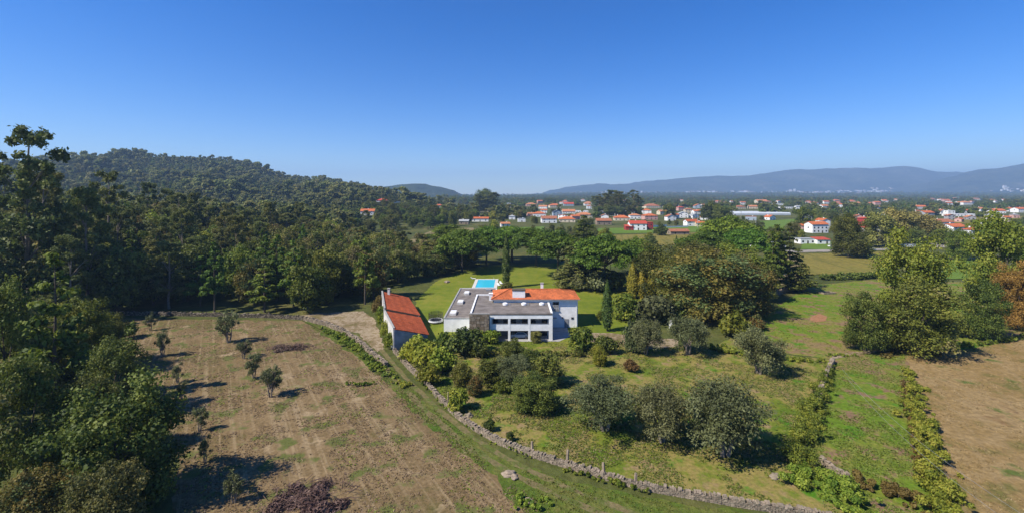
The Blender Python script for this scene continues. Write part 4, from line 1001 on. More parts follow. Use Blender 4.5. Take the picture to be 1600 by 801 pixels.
# ---------------------------------------------------------------- village houses
WALLS = dict(w=M_white, c=mat_plain('cream_render', (.55, .48, .36), .9, .08), p=mat_plain('pink_render', (.5, .3, .26), .9, .08), g=mat_plain('grey_render', (.3, .3, .31), .9, .15), b=mat_plain('blue_grey_render', (.3, .36, .42), .9, .1), r=mat_plain('red_render', (.32, .035, .035), .8, .1), s=M_stonelight)
ROOFS = dict(o=M_tile, r=M_tiledark, b=mat_tile('brown_clay_tiles', (.33, .13, .07), .3), p=mat_tile('faded_pink_tiles', (.46, .19, .09), .3), g=mat_plain('grey_roof_sheet', (.3, .31, .31), .7, .15), d=mat_plain('dark_roof_sheet', (.06, .07, .085), .6, .2), k=mat_tile('bright_red_roof', (.42, .07, .04), .2), w=M_white)
HOUSES = []
def far_house(px, base, w_px, hh, roof, wall, rmat, label, yaw=0.0, dep=None, nwin=None, d=None, name='village_house', cat='house', grp='houses of the valley village', chim=True):
    if d is None: g = gp(px, base); x, y, z = g.x, g.y, 0.0
    else: y = d; x = (px - CX) * d / F; z = hz(x, y)
    w = 1.1 * w_px * y / F / (1 + 0.25 * abs(math.sin(yaw * 2))); dp = dep or max(6.0, w * .7); y += dp * .5; z = hz(x, y) if d is None else z
    r = empty(name, (x, y, z), yaw); rng = random.Random(int(px * 7 + base))
    hx, hy = w / 2, dp / 2; hh *= 1.12
    m = MB(); m.box(-hx, hx, -hy, hy, -2.0, hh)
    rise = {'gable': min(w, dp) * .23, 'hip': min(w, dp) * .22, 'cross': w * .22, 'flat': 0.25, 'shed': 1.0}[roof]; e = .5
    rm = MB()
    if roof == 'gable':        # ridge along the front
        m.face([(-hx, -hy, hh), (-hx, 0, hh + rise * hy / (hy + e)), (-hx, hy, hh)]); m.face([(hx, hy, hh), (hx, 0, hh + rise * hy / (hy + e)), (hx, -hy, hh)])
        for s in (-1, 1): rm.hexa([(-hx - e, s * (hy + e), hh - .1), (hx + e, s * (hy + e), hh - .1), (hx + e, 0, hh + rise), (-hx - e, 0, hh + rise), (-hx - e, s * (hy + e), hh + .12), (hx + e, s * (hy + e), hh + .12), (hx + e, 0, hh + rise + .22), (-hx - e, 0, hh + rise + .22)])
    elif roof == 'cross':      # gable facing the viewer
        m.face([(-hx, -hy, hh), (hx, -hy, hh), (0, -hy, hh + rise * hx / (hx + e))]); m.face([(hx, hy, hh), (-hx, hy, hh), (0, hy, hh + rise)])
        for s in (-1, 1): rm.hexa([(s * (hx + e), -hy - e, hh - .1), (s * (hx + e), hy + e, hh - .1), (0, hy + e, hh + rise), (0, -hy - e, hh + rise), (s * (hx + e), -hy - e, hh + .12), (s * (hx + e), hy + e, hh + .12), (0, hy + e, hh + rise + .22), (0, -hy - e, hh + rise + .22)])
    elif roof == 'hip':
        q = min(hx * .95, hy); a = [(-hx - e, -hy - e, hh), (hx + e, -hy - e, hh), (hx + e, hy + e, hh), (-hx - e, hy + e, hh)]; t0, t1 = (-hx + q, 0, hh + rise), (hx - q, 0, hh + rise)
        rm.face([a[0], a[1], t1, t0]); rm.face([a[2], a[3], t0, t1]); rm.face([a[1], a[2], t1]); rm.face([a[3], a[0], t0]); rm.face(a[::-1])
    elif roof == 'shed':
        rm.hexa([(-hx - .3, -hy - .4, hh - .1), (hx + .3, -hy - .4, hh - .1), (hx + .3, hy + .3, hh + rise), (-hx - .3, hy + .3, hh + rise), (-hx - .3, -hy - .4, hh + .1), (hx + .3, -hy - .4, hh + .1), (hx + .3, hy + .3, hh + rise + .2), (-hx - .3, hy + .3, hh + rise + .2)])
    else: rm.box(-hx - .15, hx + .15, -hy - .15, hy + .15, hh + .01, hh + .3)
    m.build('wall', WALLS[wall], r); ro = rm.build('roof', ROOFS[rmat], r)
    if chim and hh > 2.8:
        c = MB(); cx = rng.uniform(-.5, .5) * hx; c.box(cx - .35, cx + .35, .5, 1.2, hh + rise * .3, hh + rise + .9); c.build('chimney', WALLS['w'], ro)
    nw = nwin if nwin is not None else max(1, int(w / 4.2)); st = 2 if hh > 4.6 else 1
    for f in range(st):
        for i in range(nw):
            xx = -hx + w * (i + .5) / nw; zz = 0.9 + f * 2.7
            if f == 0 and i == nw // 2: c = MB(); c.box(xx - .5, xx + .5, -hy - .06, -hy + .02, 0.05, 2.1); c.build('door', M_mortar, r)
            else:
                c = MB(); c.box(xx - .6, xx + .6, -hy - .05, -hy + .02, zz, zz + 1.25); wo = c.build('window', M_glass, r)
    for s in (-1, 1):
        c = MB(); c.box(min(s * hx, s * (hx + .05)), max(s * hx, s * (hx + .05)), -.6, .6, .9 + (st - 1) * 2.7, 2.15 + (st - 1) * 2.7); c.build('window', M_glass, r)
    tag(r, label, cat, grp); HOUSES.append((px, w_px / 2 + 2, base if d is None else HY + (HC - z) / d * F, y, hh)); return r
FH = far_house
FH(858, 348.5, 22, 4.2, 'gable', 'w', 'b', 'white house with brown red roof left of the dark cedar top', .05)
FH(843, 338.5, 18, 4, 'hip', 'w', 'o', 'white house with orange hip roof behind the brown red roofed house')
FH(829, 338, 11, 3.5, 'gable', 'p', 'p', 'small pink house at the left end of the village', .3)
FH(871, 337, 14, 5, 'cross', 'b', 'd', 'blue grey house with dark gable roof in the village', .1)
FH(887, 347.5, 24, 3.2, 'hip', 'c', 'o', 'long low cream house with orange roof in front of the dark roof', -.1)
FH(899, 343, 14, 3.6, 'gable', 'p', 'o', 'pink walled house with orange roof, middle of the village front', .3)
FH(914, 341.5, 22, 4.5, 'hip', 'c', 'p', 'wide cream house with faded orange hip roof above the cedar top', .05)
FH(889, 333, 18, 3.2, 'gable', 'w', 'p', 'low house with faded roof behind the dark roofed house')
FH(830, 323, 15, 4.5, 'hip', 'p', 'p', 'far pink house topmost at the left of the village', .1)
FH(849, 325.5, 13, 4, 'gable', 'w', 'p', 'far white house with faded roof right of the topmost pink house', -.2)
FH(867, 324.5, 17, 5, 'hip', 'c', 'o', 'far cream house with low orange roof above the village', .15)
FH(889, 322.5, 14, 4.5, 'gable', 'b', 'k', 'far blue grey house with red roof beside the long white wall')
FH(900, 331, 36, 2.6, 'flat', 'w', 'w', 'long low white building behind the village', -.05, 10, chim=False)
FH(921, 326, 7, 6, 'hip', 'w', 'o', 'narrow white tower like house left of the tall eucalyptus clump')
FH(949, 337.5, 22, 5.5, 'hip', 'w', 'g', 'large white building with pale grey roof in front of the eucalyptus clump', .1)
FH(944, 351.5, 21, 3.6, 'gable', 's', 'b', 'stone walled house with brown red roof right of the cedar top', .02)
FH(973, 345, 23, 3.2, 'hip', 'c', 'o', 'long low house with bright orange roof below the eucalyptus clump', -.1)
FH(971, 336, 13, 4.2, 'gable', 'p', 'o', 'small pink house with orange roof just under the eucalyptus clump', .2)
FH(993, 342, 15, 4, 'hip', 'w', 'p', 'white house with faded orange roof at the foot of the eucalyptus clump')
FH(998, 360, 24, 5.2, 'gable', 'w', 'k', 'white two storey building with bright red roof by the green pasture', -.05)
FH(984, 360, 11, 3, 'shed', 'r', 'k', 'low dark red annex left of the white building', 0, 7, 1, chim=False)
FH(1014.5, 358.5, 11, 5.6, 'flat', 'r', 'r', 'dark red cube shaped building right of the white building', 0, 8, 2, chim=False)
FH(1017, 343.5, 20, 4.5, 'hip', 'p', 'o', 'pink house with wide orange hip roof above the red cube building', .1)
FH(1049, 345, 14, 4.4, 'cross', 'w', 'b', 'white house with front gable beside the dark round tree', .15)
FH(1069, 340.5, 13, 5, 'cross', 'w', 'g', 'white gabled house with grey roof and small front window', -.1)
FH(1064, 330, 10, 5.5, 'hip', 'p', 'k', 'tall pinkish house with red roof in the upper village', .2)
FH(1077, 333.5, 11, 5.5, 'hip', 'c', 'b', 'cream house with brown roof beside the tall red roofed house')
FH(1036, 335.5, 14, 4.5, 'gable', 'c', 'p', 'cream house with faded roof at the middle of the upper village', .3)
FH(1020, 325.5, 22, 4.2, 'hip', 'c', 'b', 'wide brownish house right of the eucalyptus clump', .1)
FH(1082, 353.5, 18, 4.2, 'gable', 'w', 'r', 'white walled house with dark red roof behind the long barn', .12)
FH(1096, 354, 14, 3, 'gable', 'c', 'o', 'low house with orange roof next to the stone pine dome', -.1)
FH(1057, 341, 9, 4, 'gable', 'w', 'o', 'small white house with orange roof between two gabled houses', .4)
FH(1062, 367, 28, 2.4, 'gable', 's', 'b', 'long low barn with brown tiled roof above the terraces', .08, 7, 2, name='barn', cat='barn', chim=False)
FH(1158, 328, 14, 4, 'hip', 'c', 'b', 'brown roofed house behind the greenhouse left end', .1); FH(1178, 327.5, 12, 4, 'gable', 'c', 'p', 'faded orange roofed house behind the greenhouse middle', -.1)
FH(1213, 321.5, 22, 3.2, 'flat', 'w', 'w', 'far long white building above the greenhouse', .03, 14, chim=False); FH(1192, 318.5, 15, 5, 'gable', 'c', 'p', 'far cream house left of the far long white building')
FH(1232, 326.5, 24, 3, 'flat', 'w', 'g', 'far low white building with grey roof right above the greenhouse', 0, 12, chim=False); FH(1248, 327.5, 7, 5, 'gable', 'w', 'g', 'far small white house at the end of the low white building')
FH(1273, 321.5, 11, 5, 'hip', 'w', 'o', 'far house with bright orange hip roof above the white villa', .1); FH(1290, 325.5, 12, 5, 'gable', 'w', 'p', 'far white house with faded roof right of the bright orange hip roof', .2)
FH(1312, 324, 10, 6, 'gable', 'w', 'o', 'far tall white house above the dark round tree', -.2); FH(1339, 321, 11, 4, 'gable', 'c', 'p', 'far cream house with faded roof above the willows', 0); FH(1362, 319.5, 8, 4, 'hip', 'c', 'o', 'far little house with orange roof at the edge of the far woods')
v = FH(1281, 364, 26, 6.2, 'gable', 'w', 'o', 'white two storey villa with orange roof left of the dark round tree', .12, 9, 4)
FH(1291, 359, 12, 7.4, 'cross', 'w', 'o', 'rear gabled wing of the white villa, taller orange roof', .1, 9, 1); FH(1259, 358, 10, 2.8, 'gable', 'p', 'o', 'small orange roofed annex left of the white villa')
FH(1262, 381, 22, 2.8, 'flat', 'w', 'g', 'low white outbuilding with open bays below the villa', .05, 6, 3, chim=False); FH(1287, 381.5, 19, 2.6, 'shed', 'w', 'k', 'low white outbuilding with red sheet roof below the villa', .03, 6, 2, chim=False)
FH(1355, 355, 10, 7.5, 'hip', 'r', 'k', 'tall red and white house between dark tree and willows', 0, 8); FH(1356, 366, 13, 4, 'gable', 'w', 'k', 'white house with red roof in front of the tall red house', .1)
FH(1386, 366, 12, 5, 'gable', 'w', 'k', 'white house with red roof behind the willow trunks', -.1); FH(1388, 377, 18, 3, 'flat', 'w', 'w', 'low white building seen below the willows', .03, 8, chim=False)
FH(1205, 388, 44, 2.6, 'flat', 'w', 'g', 'long low white building behind the tall thin pines', .06, 7, chim=False)
FH(1478, 354, 26, 3.8, 'gable', 'w', 'b', 'white house with brown orange roof right of the willows', .1); FH(1499, 364, 28, 4.4, 'gable', 'w', 'o', 'white house with broad bright orange roof above the dark small tree', .22)
FH(1527, 373, 20, 5.6, 'hip', 'w', 'r', 'white two storey house with dull red hip roof left of the big right hand tree', .05); FH(1548, 354, 21, 4, 'hip', 'w', 'p', 'white house with faded pink hip roof above the big right hand tree', .1)
FH(1503, 338, 42, 2.8, 'flat', 'w', 'w', 'long white garden building on the right, below the far woods', -.04, 8, chim=False); FH(1487, 334.5, 10, 5, 'flat', 'w', 'w', 'white cube house left end of the long garden building', 0, 8)
FH(1452, 338, 18, 4.5, 'gable', 'g', 'o', 'dark walled house with orange brown roof above the willows', .2)
FH(1538, 329, 18, 4, 'hip', 'w', 'p', 'far house with pink orange roof, leftmost of the right edge row', .2); FH(1563, 332.5, 17, 4, 'gable', 'w', 'o', 'house with orange roof, second of the right edge row', -.1); FH(1582, 329.5, 14, 4.5, 'hip', 'w', 'o', 'house with orange hip roof, third of the right edge row', .1); FH(1598, 331, 15, 5.5, 'gable', 'w', 'o', 'white house with orange roof cut by the right edge', .1)
FH(1512, 320, 15, 6, 'hip', 'w', 'p', 'far white house with pink roof among the woods at right', .1); FH(1485, 320, 9, 5, 'gable', 'w', 'o', 'far small house with orange roof left of the pink roofed one')
FH(750, 346.5, 24, 3.2, 'gable', 'w', 'o', 'low house with orange roof left of the village, below the big dark tree', .02, 7, 3); FH(725, 351, 14, 3, 'gable', 's', 'g', 'small grey barn left of the low orange roofed house', -.1, name='barn', cat='barn')
FH(757, 330.5, 16, 4, 'gable', 'c', 'o', 'orange roofed house at the foot of the big dark tree', .2); FH(800, 343, 9, 3.5, 'hip', 'w', 'g', 'small white house with grey roof just left of the village', 0); FH(789, 354.5, 14, 2.6, 'gable', 'w', 'p', 'low shed with faded orange roof left of the village', .2); FH(795, 324, 6, 9, 'flat', 'g', 'g', 'narrow grey tower block right of the big dark tree', 0)
FH(815, 347, 11, 3.4, 'flat', 'w', 'g', 'small white flat roofed house at the left fringe of the village', .1); FH(1106, 329, 12, 4, 'gable', 'c', 'b', 'far brown roofed house above the stone pine dome', .2)
FH(596, 304, 17, 4.5, 'hip', 'w', 'k', 'white house with red roof high on the wooded slope', .1, d=690); FH(573, 330, 20, 4, 'gable', 'w', 'o', 'house with orange roof amid the trees on the left slope', .1, d=520); FH(685, 313, 12, 4, 'hip', 'c', 'o', 'small orange roofed house behind the tree belt', .2, d=820); FH(619, 309, 9, 4, 'flat', 'w', 'w', 'small white flat roofed house right of the red roof on the slope', 0, d=720)
# rest of the valley settlement: small and far
rng = random.Random(77); k = 0
for (a, b, y0, y1, n) in ((818, 1108, 324, 346, 90), (1130, 1400, 326, 345, 14), (1430, 1600, 326, 350, 20)):
    for i in range(n):
        px = rng.uniform(a, b); py = rng.uniform(y0, y1); w = rng.uniform(8, 16)
        if any(abs(px - h[0]) < h[1] + w * .5 - 1 and abs(py - h[2]) < 5 for h in HOUSES) or (1140 < px < 1245 and 326 < py < 342): continue
        far_house(px, py, w, rng.uniform(3, 5.2), rng.choice(('hip', 'gable', 'gable', 'cross', 'flat')), rng.choice('wwwwcpgb'), rng.choice('oooprbg'), 'small house squeezed among the other roofs of the valley village', rng.uniform(-.5, .5), None, 2, grp='infill houses of the village')
for (a, b, y0, y1, n) in ((1120, 1340, 314, 322, 16), (1340, 1600, 312, 320, 18), (820, 1100, 314, 322, 14)):
    for i in range(n):
        px = rng.uniform(a, b); py = rng.uniform(y0, y1)
        far_house(px, py, rng.uniform(5, 10), rng.uniform(4, 6.5), rng.choice(('hip', 'gable')), rng.choice('wwwcp'), rng.choice('oopb'), 'tiny far house with tiled roof scattered in the wooded valley', rng.uniform(-.4, .4), None, 2, grp='tiny far houses in the valley woods', chim=False)

# greenhouse
g = gp(1191, 337); k = g.y / F; gh = empty('greenhouse', (g.x, g.y + 12, 0), .02); tag(gh, 'long low grey greenhouse with ridged roof in the valley', 'greenhouse')
HOUSES.append((1191, 47, 337, g.y, 5)); M_ghglass = mat_plain('milky_greenhouse_film', (.42, .45, .48), .5, .12, .1)
W2 = 90 * k / 2
for i in range(9):
    y0 = -12 + i * 6.0; m = MB(); sl = -W2 + (0 if i < 5 else (i - 4) * 6)
    m.box(sl, W2, y0, y0 + 5.9, 0, 3.0); m.face([(sl, y0 - .05, 3.0), (W2, y0 - .05, 3.0), (W2, y0 + 3, 4.6), (sl, y0 + 3, 4.6)]); m.face([(W2, y0 + 5.95, 3.0), (sl, y0 + 5.95, 3.0), (sl, y0 + 3, 4.6), (W2, y0 + 3, 4.6)]); m.face([(sl, y0, 3.0), (sl, y0 + 3, 4.6), (sl, y0 + 5.95, 3.0)]); m.face([(W2, y0 + 5.95, 3.0), (W2, y0 + 3, 4.6), (W2, y0, 3.0)])
    m.build('glazed_bay', M_ghglass, gh)
# cars by the right hand houses
for (px, py, rz, mt, lb) in ((1466, 374, .2, M_carsilver, 'silver car parked farthest in the row right of the willows'), (1469, 378, .2, M_carwhite, 'white car parked in the middle of the row right of the willows'), (1472, 382, .25, M_cardark, 'dark car parked nearest in the row right of the willows'), (1300, 386, .1, M_carwhite, 'white car on the farm road below the villa'), (1363, 392, .3, M_carwhite, 'white van like car beside the farm road right of the dark tree')):
    g = gp(px, py); car(g.x, g.y, rz, mt, lb, 'cars parked in the valley', .05)
sheet('car_park', px_poly([(1455, 370), (1482, 369), (1492, 386), (1455, 388)]), M_road, .3, 2, 'pale parking ground right of the willows', .14)
# white walls around gardens
for i, (a, b, y, h, lb) in enumerate(((1100, 1140, 352, 1.8, 'white garden wall behind the stone pine dome'), (1018, 1042, 355, 1.8, 'white garden wall right of the red cube building'), (1042, 1075, 356, 1.4, 'low white garden wall above the pasture'), (1400, 1440, 386, 1.6, 'white garden wall below the willows'))):
    p, q = gp(a, y), gp(b, y - 1); m = MB(); t = (q - p); l = t.length; t.normalize(); nn = Vector((-t.y, t.x, 0)); M = Matrix(((t.x, nn.x, 0, p.x), (t.y, nn.y, 0, p.y), (0, 0, 1, 0), (0, 0, 0, 1)))
    m.box(0, l, -.12, .12, -.1, h, 0, M); wv = empty('garden_wall', (0, 0, 0)); m.build('wall_panel', M_white, wv); m = MB(); m.box(-.1, l + .1, -.18, .18, h + .005, h + .12, 0, M); m.build('coping', M_concrete, wv); tag(wv, lb, 'wall')
# utility poles
for (px, py, h, lb) in ((1086, 348, 19, 'tall pale utility pole in the upper village'), (1090, 356, 15, 'utility pole next to the red roofed house'), (1158, 349, 13, 'utility pole left of the greenhouse pasture'), (1181, 362, 11, 'utility pole in the pasture below the greenhouse'), (1119, 312, 40, 'far lattice mast above the valley woods')):
    g = gp(px, py); r = empty('utility_pole', g); m = MB(); m.tube([(0, 0, -.2), (0, 0, h)], [.28, .18], 8); m.build('shaft', M_concrete, r); m = MB(); m.box(-.9, .9, -.1, .1, h - .9, h - .7); m.build('crossarm', M_concrete, r)
    for s in (-.8, 0.0, .8): m = MB(); m.cyl(s, 0, h - .7, h - .4, .07, 6); m.build('insulator', M_frame, r)
    tag(r, lb, 'pole', 'utility poles of the valley')
# overhead cables across the meadow strips
for i, (a, b, lb) in enumerate((((1315, 575), (1640, 830), 'thin overhead cable above the bramble strip, upper of two'), ((1322, 588), (1620, 845), 'thin overhead cable above the bramble strip, lower of two'))):
    p, q = gp(a[0], a[1], 7.0), gp(b[0], b[1], 9.0); m = MB(); m.tube([p.lerp(q, t / 24) - Vector((0, 0, 1.2 * 4 * (t / 24) * (1 - t / 24))) for t in range(25)], .011, 5); o = m.build('overhead_cable', M_frame); tag(o, lb, 'cable')

# far town at the mountain foot: thousands of specks, one mass
def town(name, V, i0, i1, rows, n, seed, label, size=(18, 48)):
    rng = np.random.default_rng(seed); ny, nx, _ = V.shape; m = MB()
    for _ in range(n):
        a = rng.integers(int(i0 * nx), int(i1 * nx)); t = rng.random() ** 1.6 * rows
        if mnoise.noise(Vector((a * .11, t * .7, seed))) < -.12: continue
        r = int(t); p = Vector(V[r, a]).lerp(Vector(V[min(r + 1, ny - 1), a]), t - r); x = p.x + rng.normal() * 30; w = rng.uniform(*size); h = rng.uniform(7, 17) if rng.random() < .9 else rng.uniform(20, 34)
        m.box(x - w / 2, x + w / 2, p.y - 7, p.y + 7, p.z - 20, p.z + h, 0 if rng.random() < .75 else 1)
        if rng.random() < .5: m.box(x - w / 2 - 1, x + w / 2 + 1, p.y - 8, p.y + 8, p.z + h + .1, p.z + h + 2.5, 2)
    o = m.build(name, [M_white, WALLS['c'], ROOFS['p']]); tag(o, label, 'town', kind='stuff')
town('far_town', MT, .02, .45, 7, 900, 3, 'far white town strung along the foot of the mountain'); town('far_town', MT, .4, .8, 9, 700, 5, 'far white town below the highest part of the mountain')
town('hillside_town', MT2, .12, .62, 17, 520, 7, 'pale houses scattered over the spur at right', (16, 40))

# ---------------------------------------------------------------- trees placed one by one
O = 'olive trees of the orchard'
plant('olive', 945, 672, 596, 112, 'olive', 'wide feathery olive tree, leftmost of the three big ones in the orchard', O)
plant('olive', 1034, 690, 604, 92, 'olive', 'middle olive tree of the three big ones, thinner crown', O)
plant('olive', 1133, 712, 598, 138, 'olive', 'largest grey green olive tree, rightmost of the three big ones', O)
plant('olive', 1186, 583, 512, 84, 'olive', 'round dense olive tree alone near the low hedge', O)
plant('olive', 1074, 553, 495, 64, 'olive', 'upright olive tree right of the drive with bare ground below', O)
plant('olive', 1009, 553, 499, 52, 'olive', 'smaller olive tree beside the drive, left of its neighbour', O)
plant('shrub', 990, 550, 505, 34, 'olive', 'greyish shrub leaning on the smaller olive beside the drive')
plant('shrub', 906, 546, 512, 42, 'oak', 'round green tree shrub at the right corner of the house', cat='shrub')
plant('shrub', 947, 551, 526, 36, 'dark', 'dark rounded shrub below the gravel drive')
plant('oak', 937, 570, 540, 24, 'lime', 'small light green sapling in front of the low garden hedge')
plant('shrub', 985, 580, 562, 22, 'russet', 'sparse reddish shrub in the orchard grass')
plant('fine', 836, 640, 586, 72, 'dark', 'glossy dark camellia like tree standing free in the orchard')
plant('shrub', 728, 550, 514, 54, 'dark', 'dark green shrub mass in front of the white wing')
plant('shrub', 765, 534, 516, 34, 'lime', 'yellow green shrub below the stone facing of the house')
plant('shrub', 747, 532, 513, 34, 'bramble', 'green shrub against the stone facing of the house')
plant('shrub', 693, 548, 518, 34, 'oak', 'green shrub at the lower left corner of the white wing')
plant('shrub', 748, 556, 530, 34, 'dark', 'small dark shrub left of the garden hedge')
plant('oak', 801, 564, 530, 36, 'dark', 'dark round tree in front of the loggia')
plant('oval', 766, 602, 562, 38, 'dark', 'dark bushy tree at the left of the shrub cluster below the house')
plant('olive', 801, 603, 556, 58, 'olive', 'grey green olive in the middle of the shrub cluster below the house')
plant('oval', 852, 600, 554, 50, 'dark', 'dark dense tree at the right of the shrub cluster below the house')
plant('oak', 827, 578, 545, 32, 'dark', 'dark small tree at the top of the shrub cluster')
plant('shrub', 785, 612, 592, 24, 'oak', 'small round bush below the shrub cluster')
plant('oak', 722, 604, 568, 32, 'woodland', 'little bushy tree with sparse leaves below the lime shrubs')
plant('oak', 742, 618, 588, 24, 'chestnut', 'small brownish fruit tree left of the shrub cluster')
plant('shrub', 714, 640, 608, 34, 'bramble', 'green bush growing beside the long stone wall')
plant('shrub', 765, 672, 655, 18, 'dark', 'tiny dark bush at the inner foot of the long stone wall')
plant('shrub', 797, 688, 674, 12, 'dark', 'tiny second dark bush at the inner foot of the long wall')
for (px, b, t, w, lb) in ((645, 562, 530, 42, 'lime green shrub touching the front of the long shed'), (668, 575, 536, 48, 'lime green shrub below the shed, second from it'), (690, 582, 542, 44, 'lime green shrub right of the others below the shed'), (655, 548, 524, 36, 'lime green shrub against the shaded shed gable'), (672, 600, 570, 34, 'lime green shrub nearest the long stone wall')):
    plant('shrub', px, b, t, w, 'lime', lb, 'lime green shrubs below the shed')
for (px, b, t, w, lb) in ((597, 510, 478, 20, 'leafy bush at the far white wall of the shed'), (604, 528, 502, 20, 'leafy bush halfway along the white shed wall'), (608, 545, 520, 18, 'leafy bush at the near end of the white shed wall'), (592, 490, 462, 22, 'reddish bush behind the back end of the shed')):
    plant('shrub', px, b, t, w, 'bramble' if 'leafy' in lb else 'russet', lb, 'bushes along the shed wall')
plant('oak', 838, 534, 517, 18, 'willow', 'small pale leaved tree in front of the loggia columns')
plant('shrub', 1146, 524, 487, 50, 'bramble', 'bright green bushy shrub at the edge of the upper meadow')
plant('shrub', 1183, 515, 492, 26, 'chestnut', 'small yellowish shrub beside the bright green one')
plant('shrub', 792, 458, 440, 20, 'dark', 'round clipped bush behind the tiled roof beside the cypress')
plant('cypress', 791, 449, 365, 13, 'cypress', 'tall thin dark cypress behind the pool')
plant('cypress', 949, 517, 437, 18, 'cypress', 'thick dark cypress right of the house')
plant('cypress', 1057, 415, 368, 7, 'cypress', 'far slim cypress rising behind the browning tree')
for (px, b, t, w, lb) in ((989, 466, 409, 19, 'golden columnar conifer, tallest and leftmost of three'), (1004, 467, 415, 16, 'golden columnar conifer in the middle of three'), (1017, 470, 423, 15, 'golden columnar conifer, shortest and rightmost of three')):
    plant('gold', px, b, t, w, 'gold', lb, 'golden conifers', cat='tree')
plant('shrub', 938, 500, 484, 12, 'oak', 'small clipped bush left of the thick cypress')
plant('shrub', 1020, 502, 462, 62, 'olive', 'big greyish shrub below the golden conifers')
plant('shrub', 975, 500, 460, 44, 'oak', 'green shrub between the thick cypress and the golden conifers')
plant('shrub', 1050, 500, 468, 50, 'dark', 'dark shrub at the foot of the browning tree')
plant('shrub', 935, 455, 425, 40, 'olive', 'greyish shrub under the stone pines behind the lawn')
plant('shrub', 905, 452, 430, 36, 'olive', 'low greyish conifer like shrub behind the lawn'); plant('shrub', 960, 452, 424, 40, 'dark', 'dark shrub in the shade behind the lawn')
U = 'stone pines behind the lawn'
for (px, b, t, w, lb) in ((722, 424, 360, 86, 'stone pine with rounded crown, leftmost behind the pool'), (760, 415, 355, 80, 'stone pine with flat crown left of the tall cypress'), (800, 408, 355, 90, 'broad stone pine straight behind the tall cypress'), (838, 415, 357, 84, 'stone pine right of the tall cypress'),
                          (872, 432, 362, 92, 'stone pine with leaning dome above the lawn'), (945, 452, 368, 104, 'large stone pine with bright dome above the orange roof'), (990, 430, 374, 90, 'stone pine half hidden behind the large one'), (1100, 425, 362, 96, 'bright stone pine at the left of the far dome group'),
                          (1140, 410, 340, 108, 'bright green stone pine with the highest dome'), (1165, 425, 358, 90, 'bright stone pine at the right of the far dome group'), (700, 400, 352, 70, 'stone pine behind the leftmost one near the tan field')):
    plant('umbrella', px, b, t, w, 'umbrella', lb, U)
plant('cedar', 912, 440, 338, 84, 'dark', 'tall dark cedar with layered boughs above the orange roof'); plant('cedar', 905, 448, 385, 80, 'euc', 'spreading blue grey cedar behind the lawn')
for (px, b, t, w, lf, lb) in ((1108, 497, 392, 148, 'chestnut', 'large browning chestnut tree with spreading crown'), (1165, 492, 400, 90, 'chestnut', 'browning tree right behind the large chestnut'), (1060, 480, 398, 80, 'woodland', 'dull green tree left of the large chestnut'), (1025, 465, 380, 84, 'dark', 'dark tree behind the golden conifers'), (1085, 455, 378, 80, 'woodland', 'green tree behind the large chestnut'), (1150, 465, 382, 90, 'oak', 'green tree between chestnut and stone pines')):
    plant('fine', px, b, t, w, lf, lb, 'trees right of the garden')
P = 'pines at the stone wall'
plant('pine', 1208, 458, 362, 40, 'pine', 'tall thin pine with bare trunk, leftmost by the stone wall', P); plant('pine', 1216, 456, 352, 44, 'pine', 'tall thin pine with bare trunk, second by the stone wall', P)
plant('cedar', 1234, 454, 350, 64, 'dark', 'dark ragged cypress like tree beside the thin pines', P); plant('cedar', 1255, 455, 395, 56, 'dark', 'dark leaning cedar at the end of the stone wall', P, lean=(0, .25)); plant('oak', 1186, 470, 408, 60, 'dark', 'dark round tree left of the thin pines')
G = 'big trees beside the stubble field'
plant('fine', 1428, 520, 362, 124, 'plane', 'tall yellow green plane tree, highest of the middle group', G); plant('fine', 1432, 552, 438, 136, 'woodland', 'broad olive brown oak in front of the tall plane tree', G)
plant('fine', 1351, 548, 458, 74, 'dark', 'dark green tree at the left foot of the plane tree', G); plant('fine', 1395, 545, 465, 60, 'oak', 'green tree wedged between dark tree and brown oak', G); plant('fine', 1538, 530, 440, 76, 'dark', 'dark green tree below the orange one at right', G)
plant('fine', 1565, 500, 338, 130, 'plane', 'very tall yellow green plane tree at the right edge', G); plant('fine', 1588, 514, 408, 78, 'orange', 'golden orange autumn tree at the right edge', G); plant('fine', 1640, 495, 350, 110, 'plane', 'yellow green plane tree cut by the right edge', G); plant('shrub', 1515, 528, 490, 40, 'dark', 'dark shrub between brown oak and dark tree')
plant('fine', 1326, 402, 335, 60, 'dark', 'solitary dark round tree in the vineyard'); plant('oak', 1346, 402, 380, 40, 'oak', 'low green tree at the foot of the solitary dark tree')
plant('fine', 1498, 406, 358, 46, 'oak', 'round green tree before the dull red roofed house')
for (px, b, t, w, lb) in ((1372, 386, 333, 50, 'grey green willow, leftmost with visible trunk'), (1402, 380, 326, 66, 'grey green willow, tallest of the row'), (1432, 378, 332, 56, 'grey green willow, third of the row'), (1456, 376, 338, 44, 'grey green willow, rightmost of the row')):
    plant('oak', px, b, t, w, 'willow', lb, 'willows in the valley')
E = 'tall eucalyptus clump by the village'
for i, (px, b, t, w) in enumerate(((932, 336, 306, 22), (944, 337, 302, 22), (956, 336, 297, 24), (966, 337, 299, 22), (976, 336, 304, 22), (990, 337, 297, 20), (997, 336, 306, 18), (950, 334, 303, 20), (962, 338, 303, 22))):
    plant('eucalyptus', px, b, t, w, 'euc', 'tall dark eucalyptus in the clump above the village roofs', E)
for i, (px, b, t, w) in enumerate(((936, 338, 322, 16), (952, 339, 320, 18), (968, 339, 322, 16), (984, 339, 321, 18), (998, 339, 323, 14))):
    plant('oak', px, b, t, w, 'dark', 'dark bushy tree under the tall eucalyptus clump', 'undergrowth trees of the eucalyptus clump')
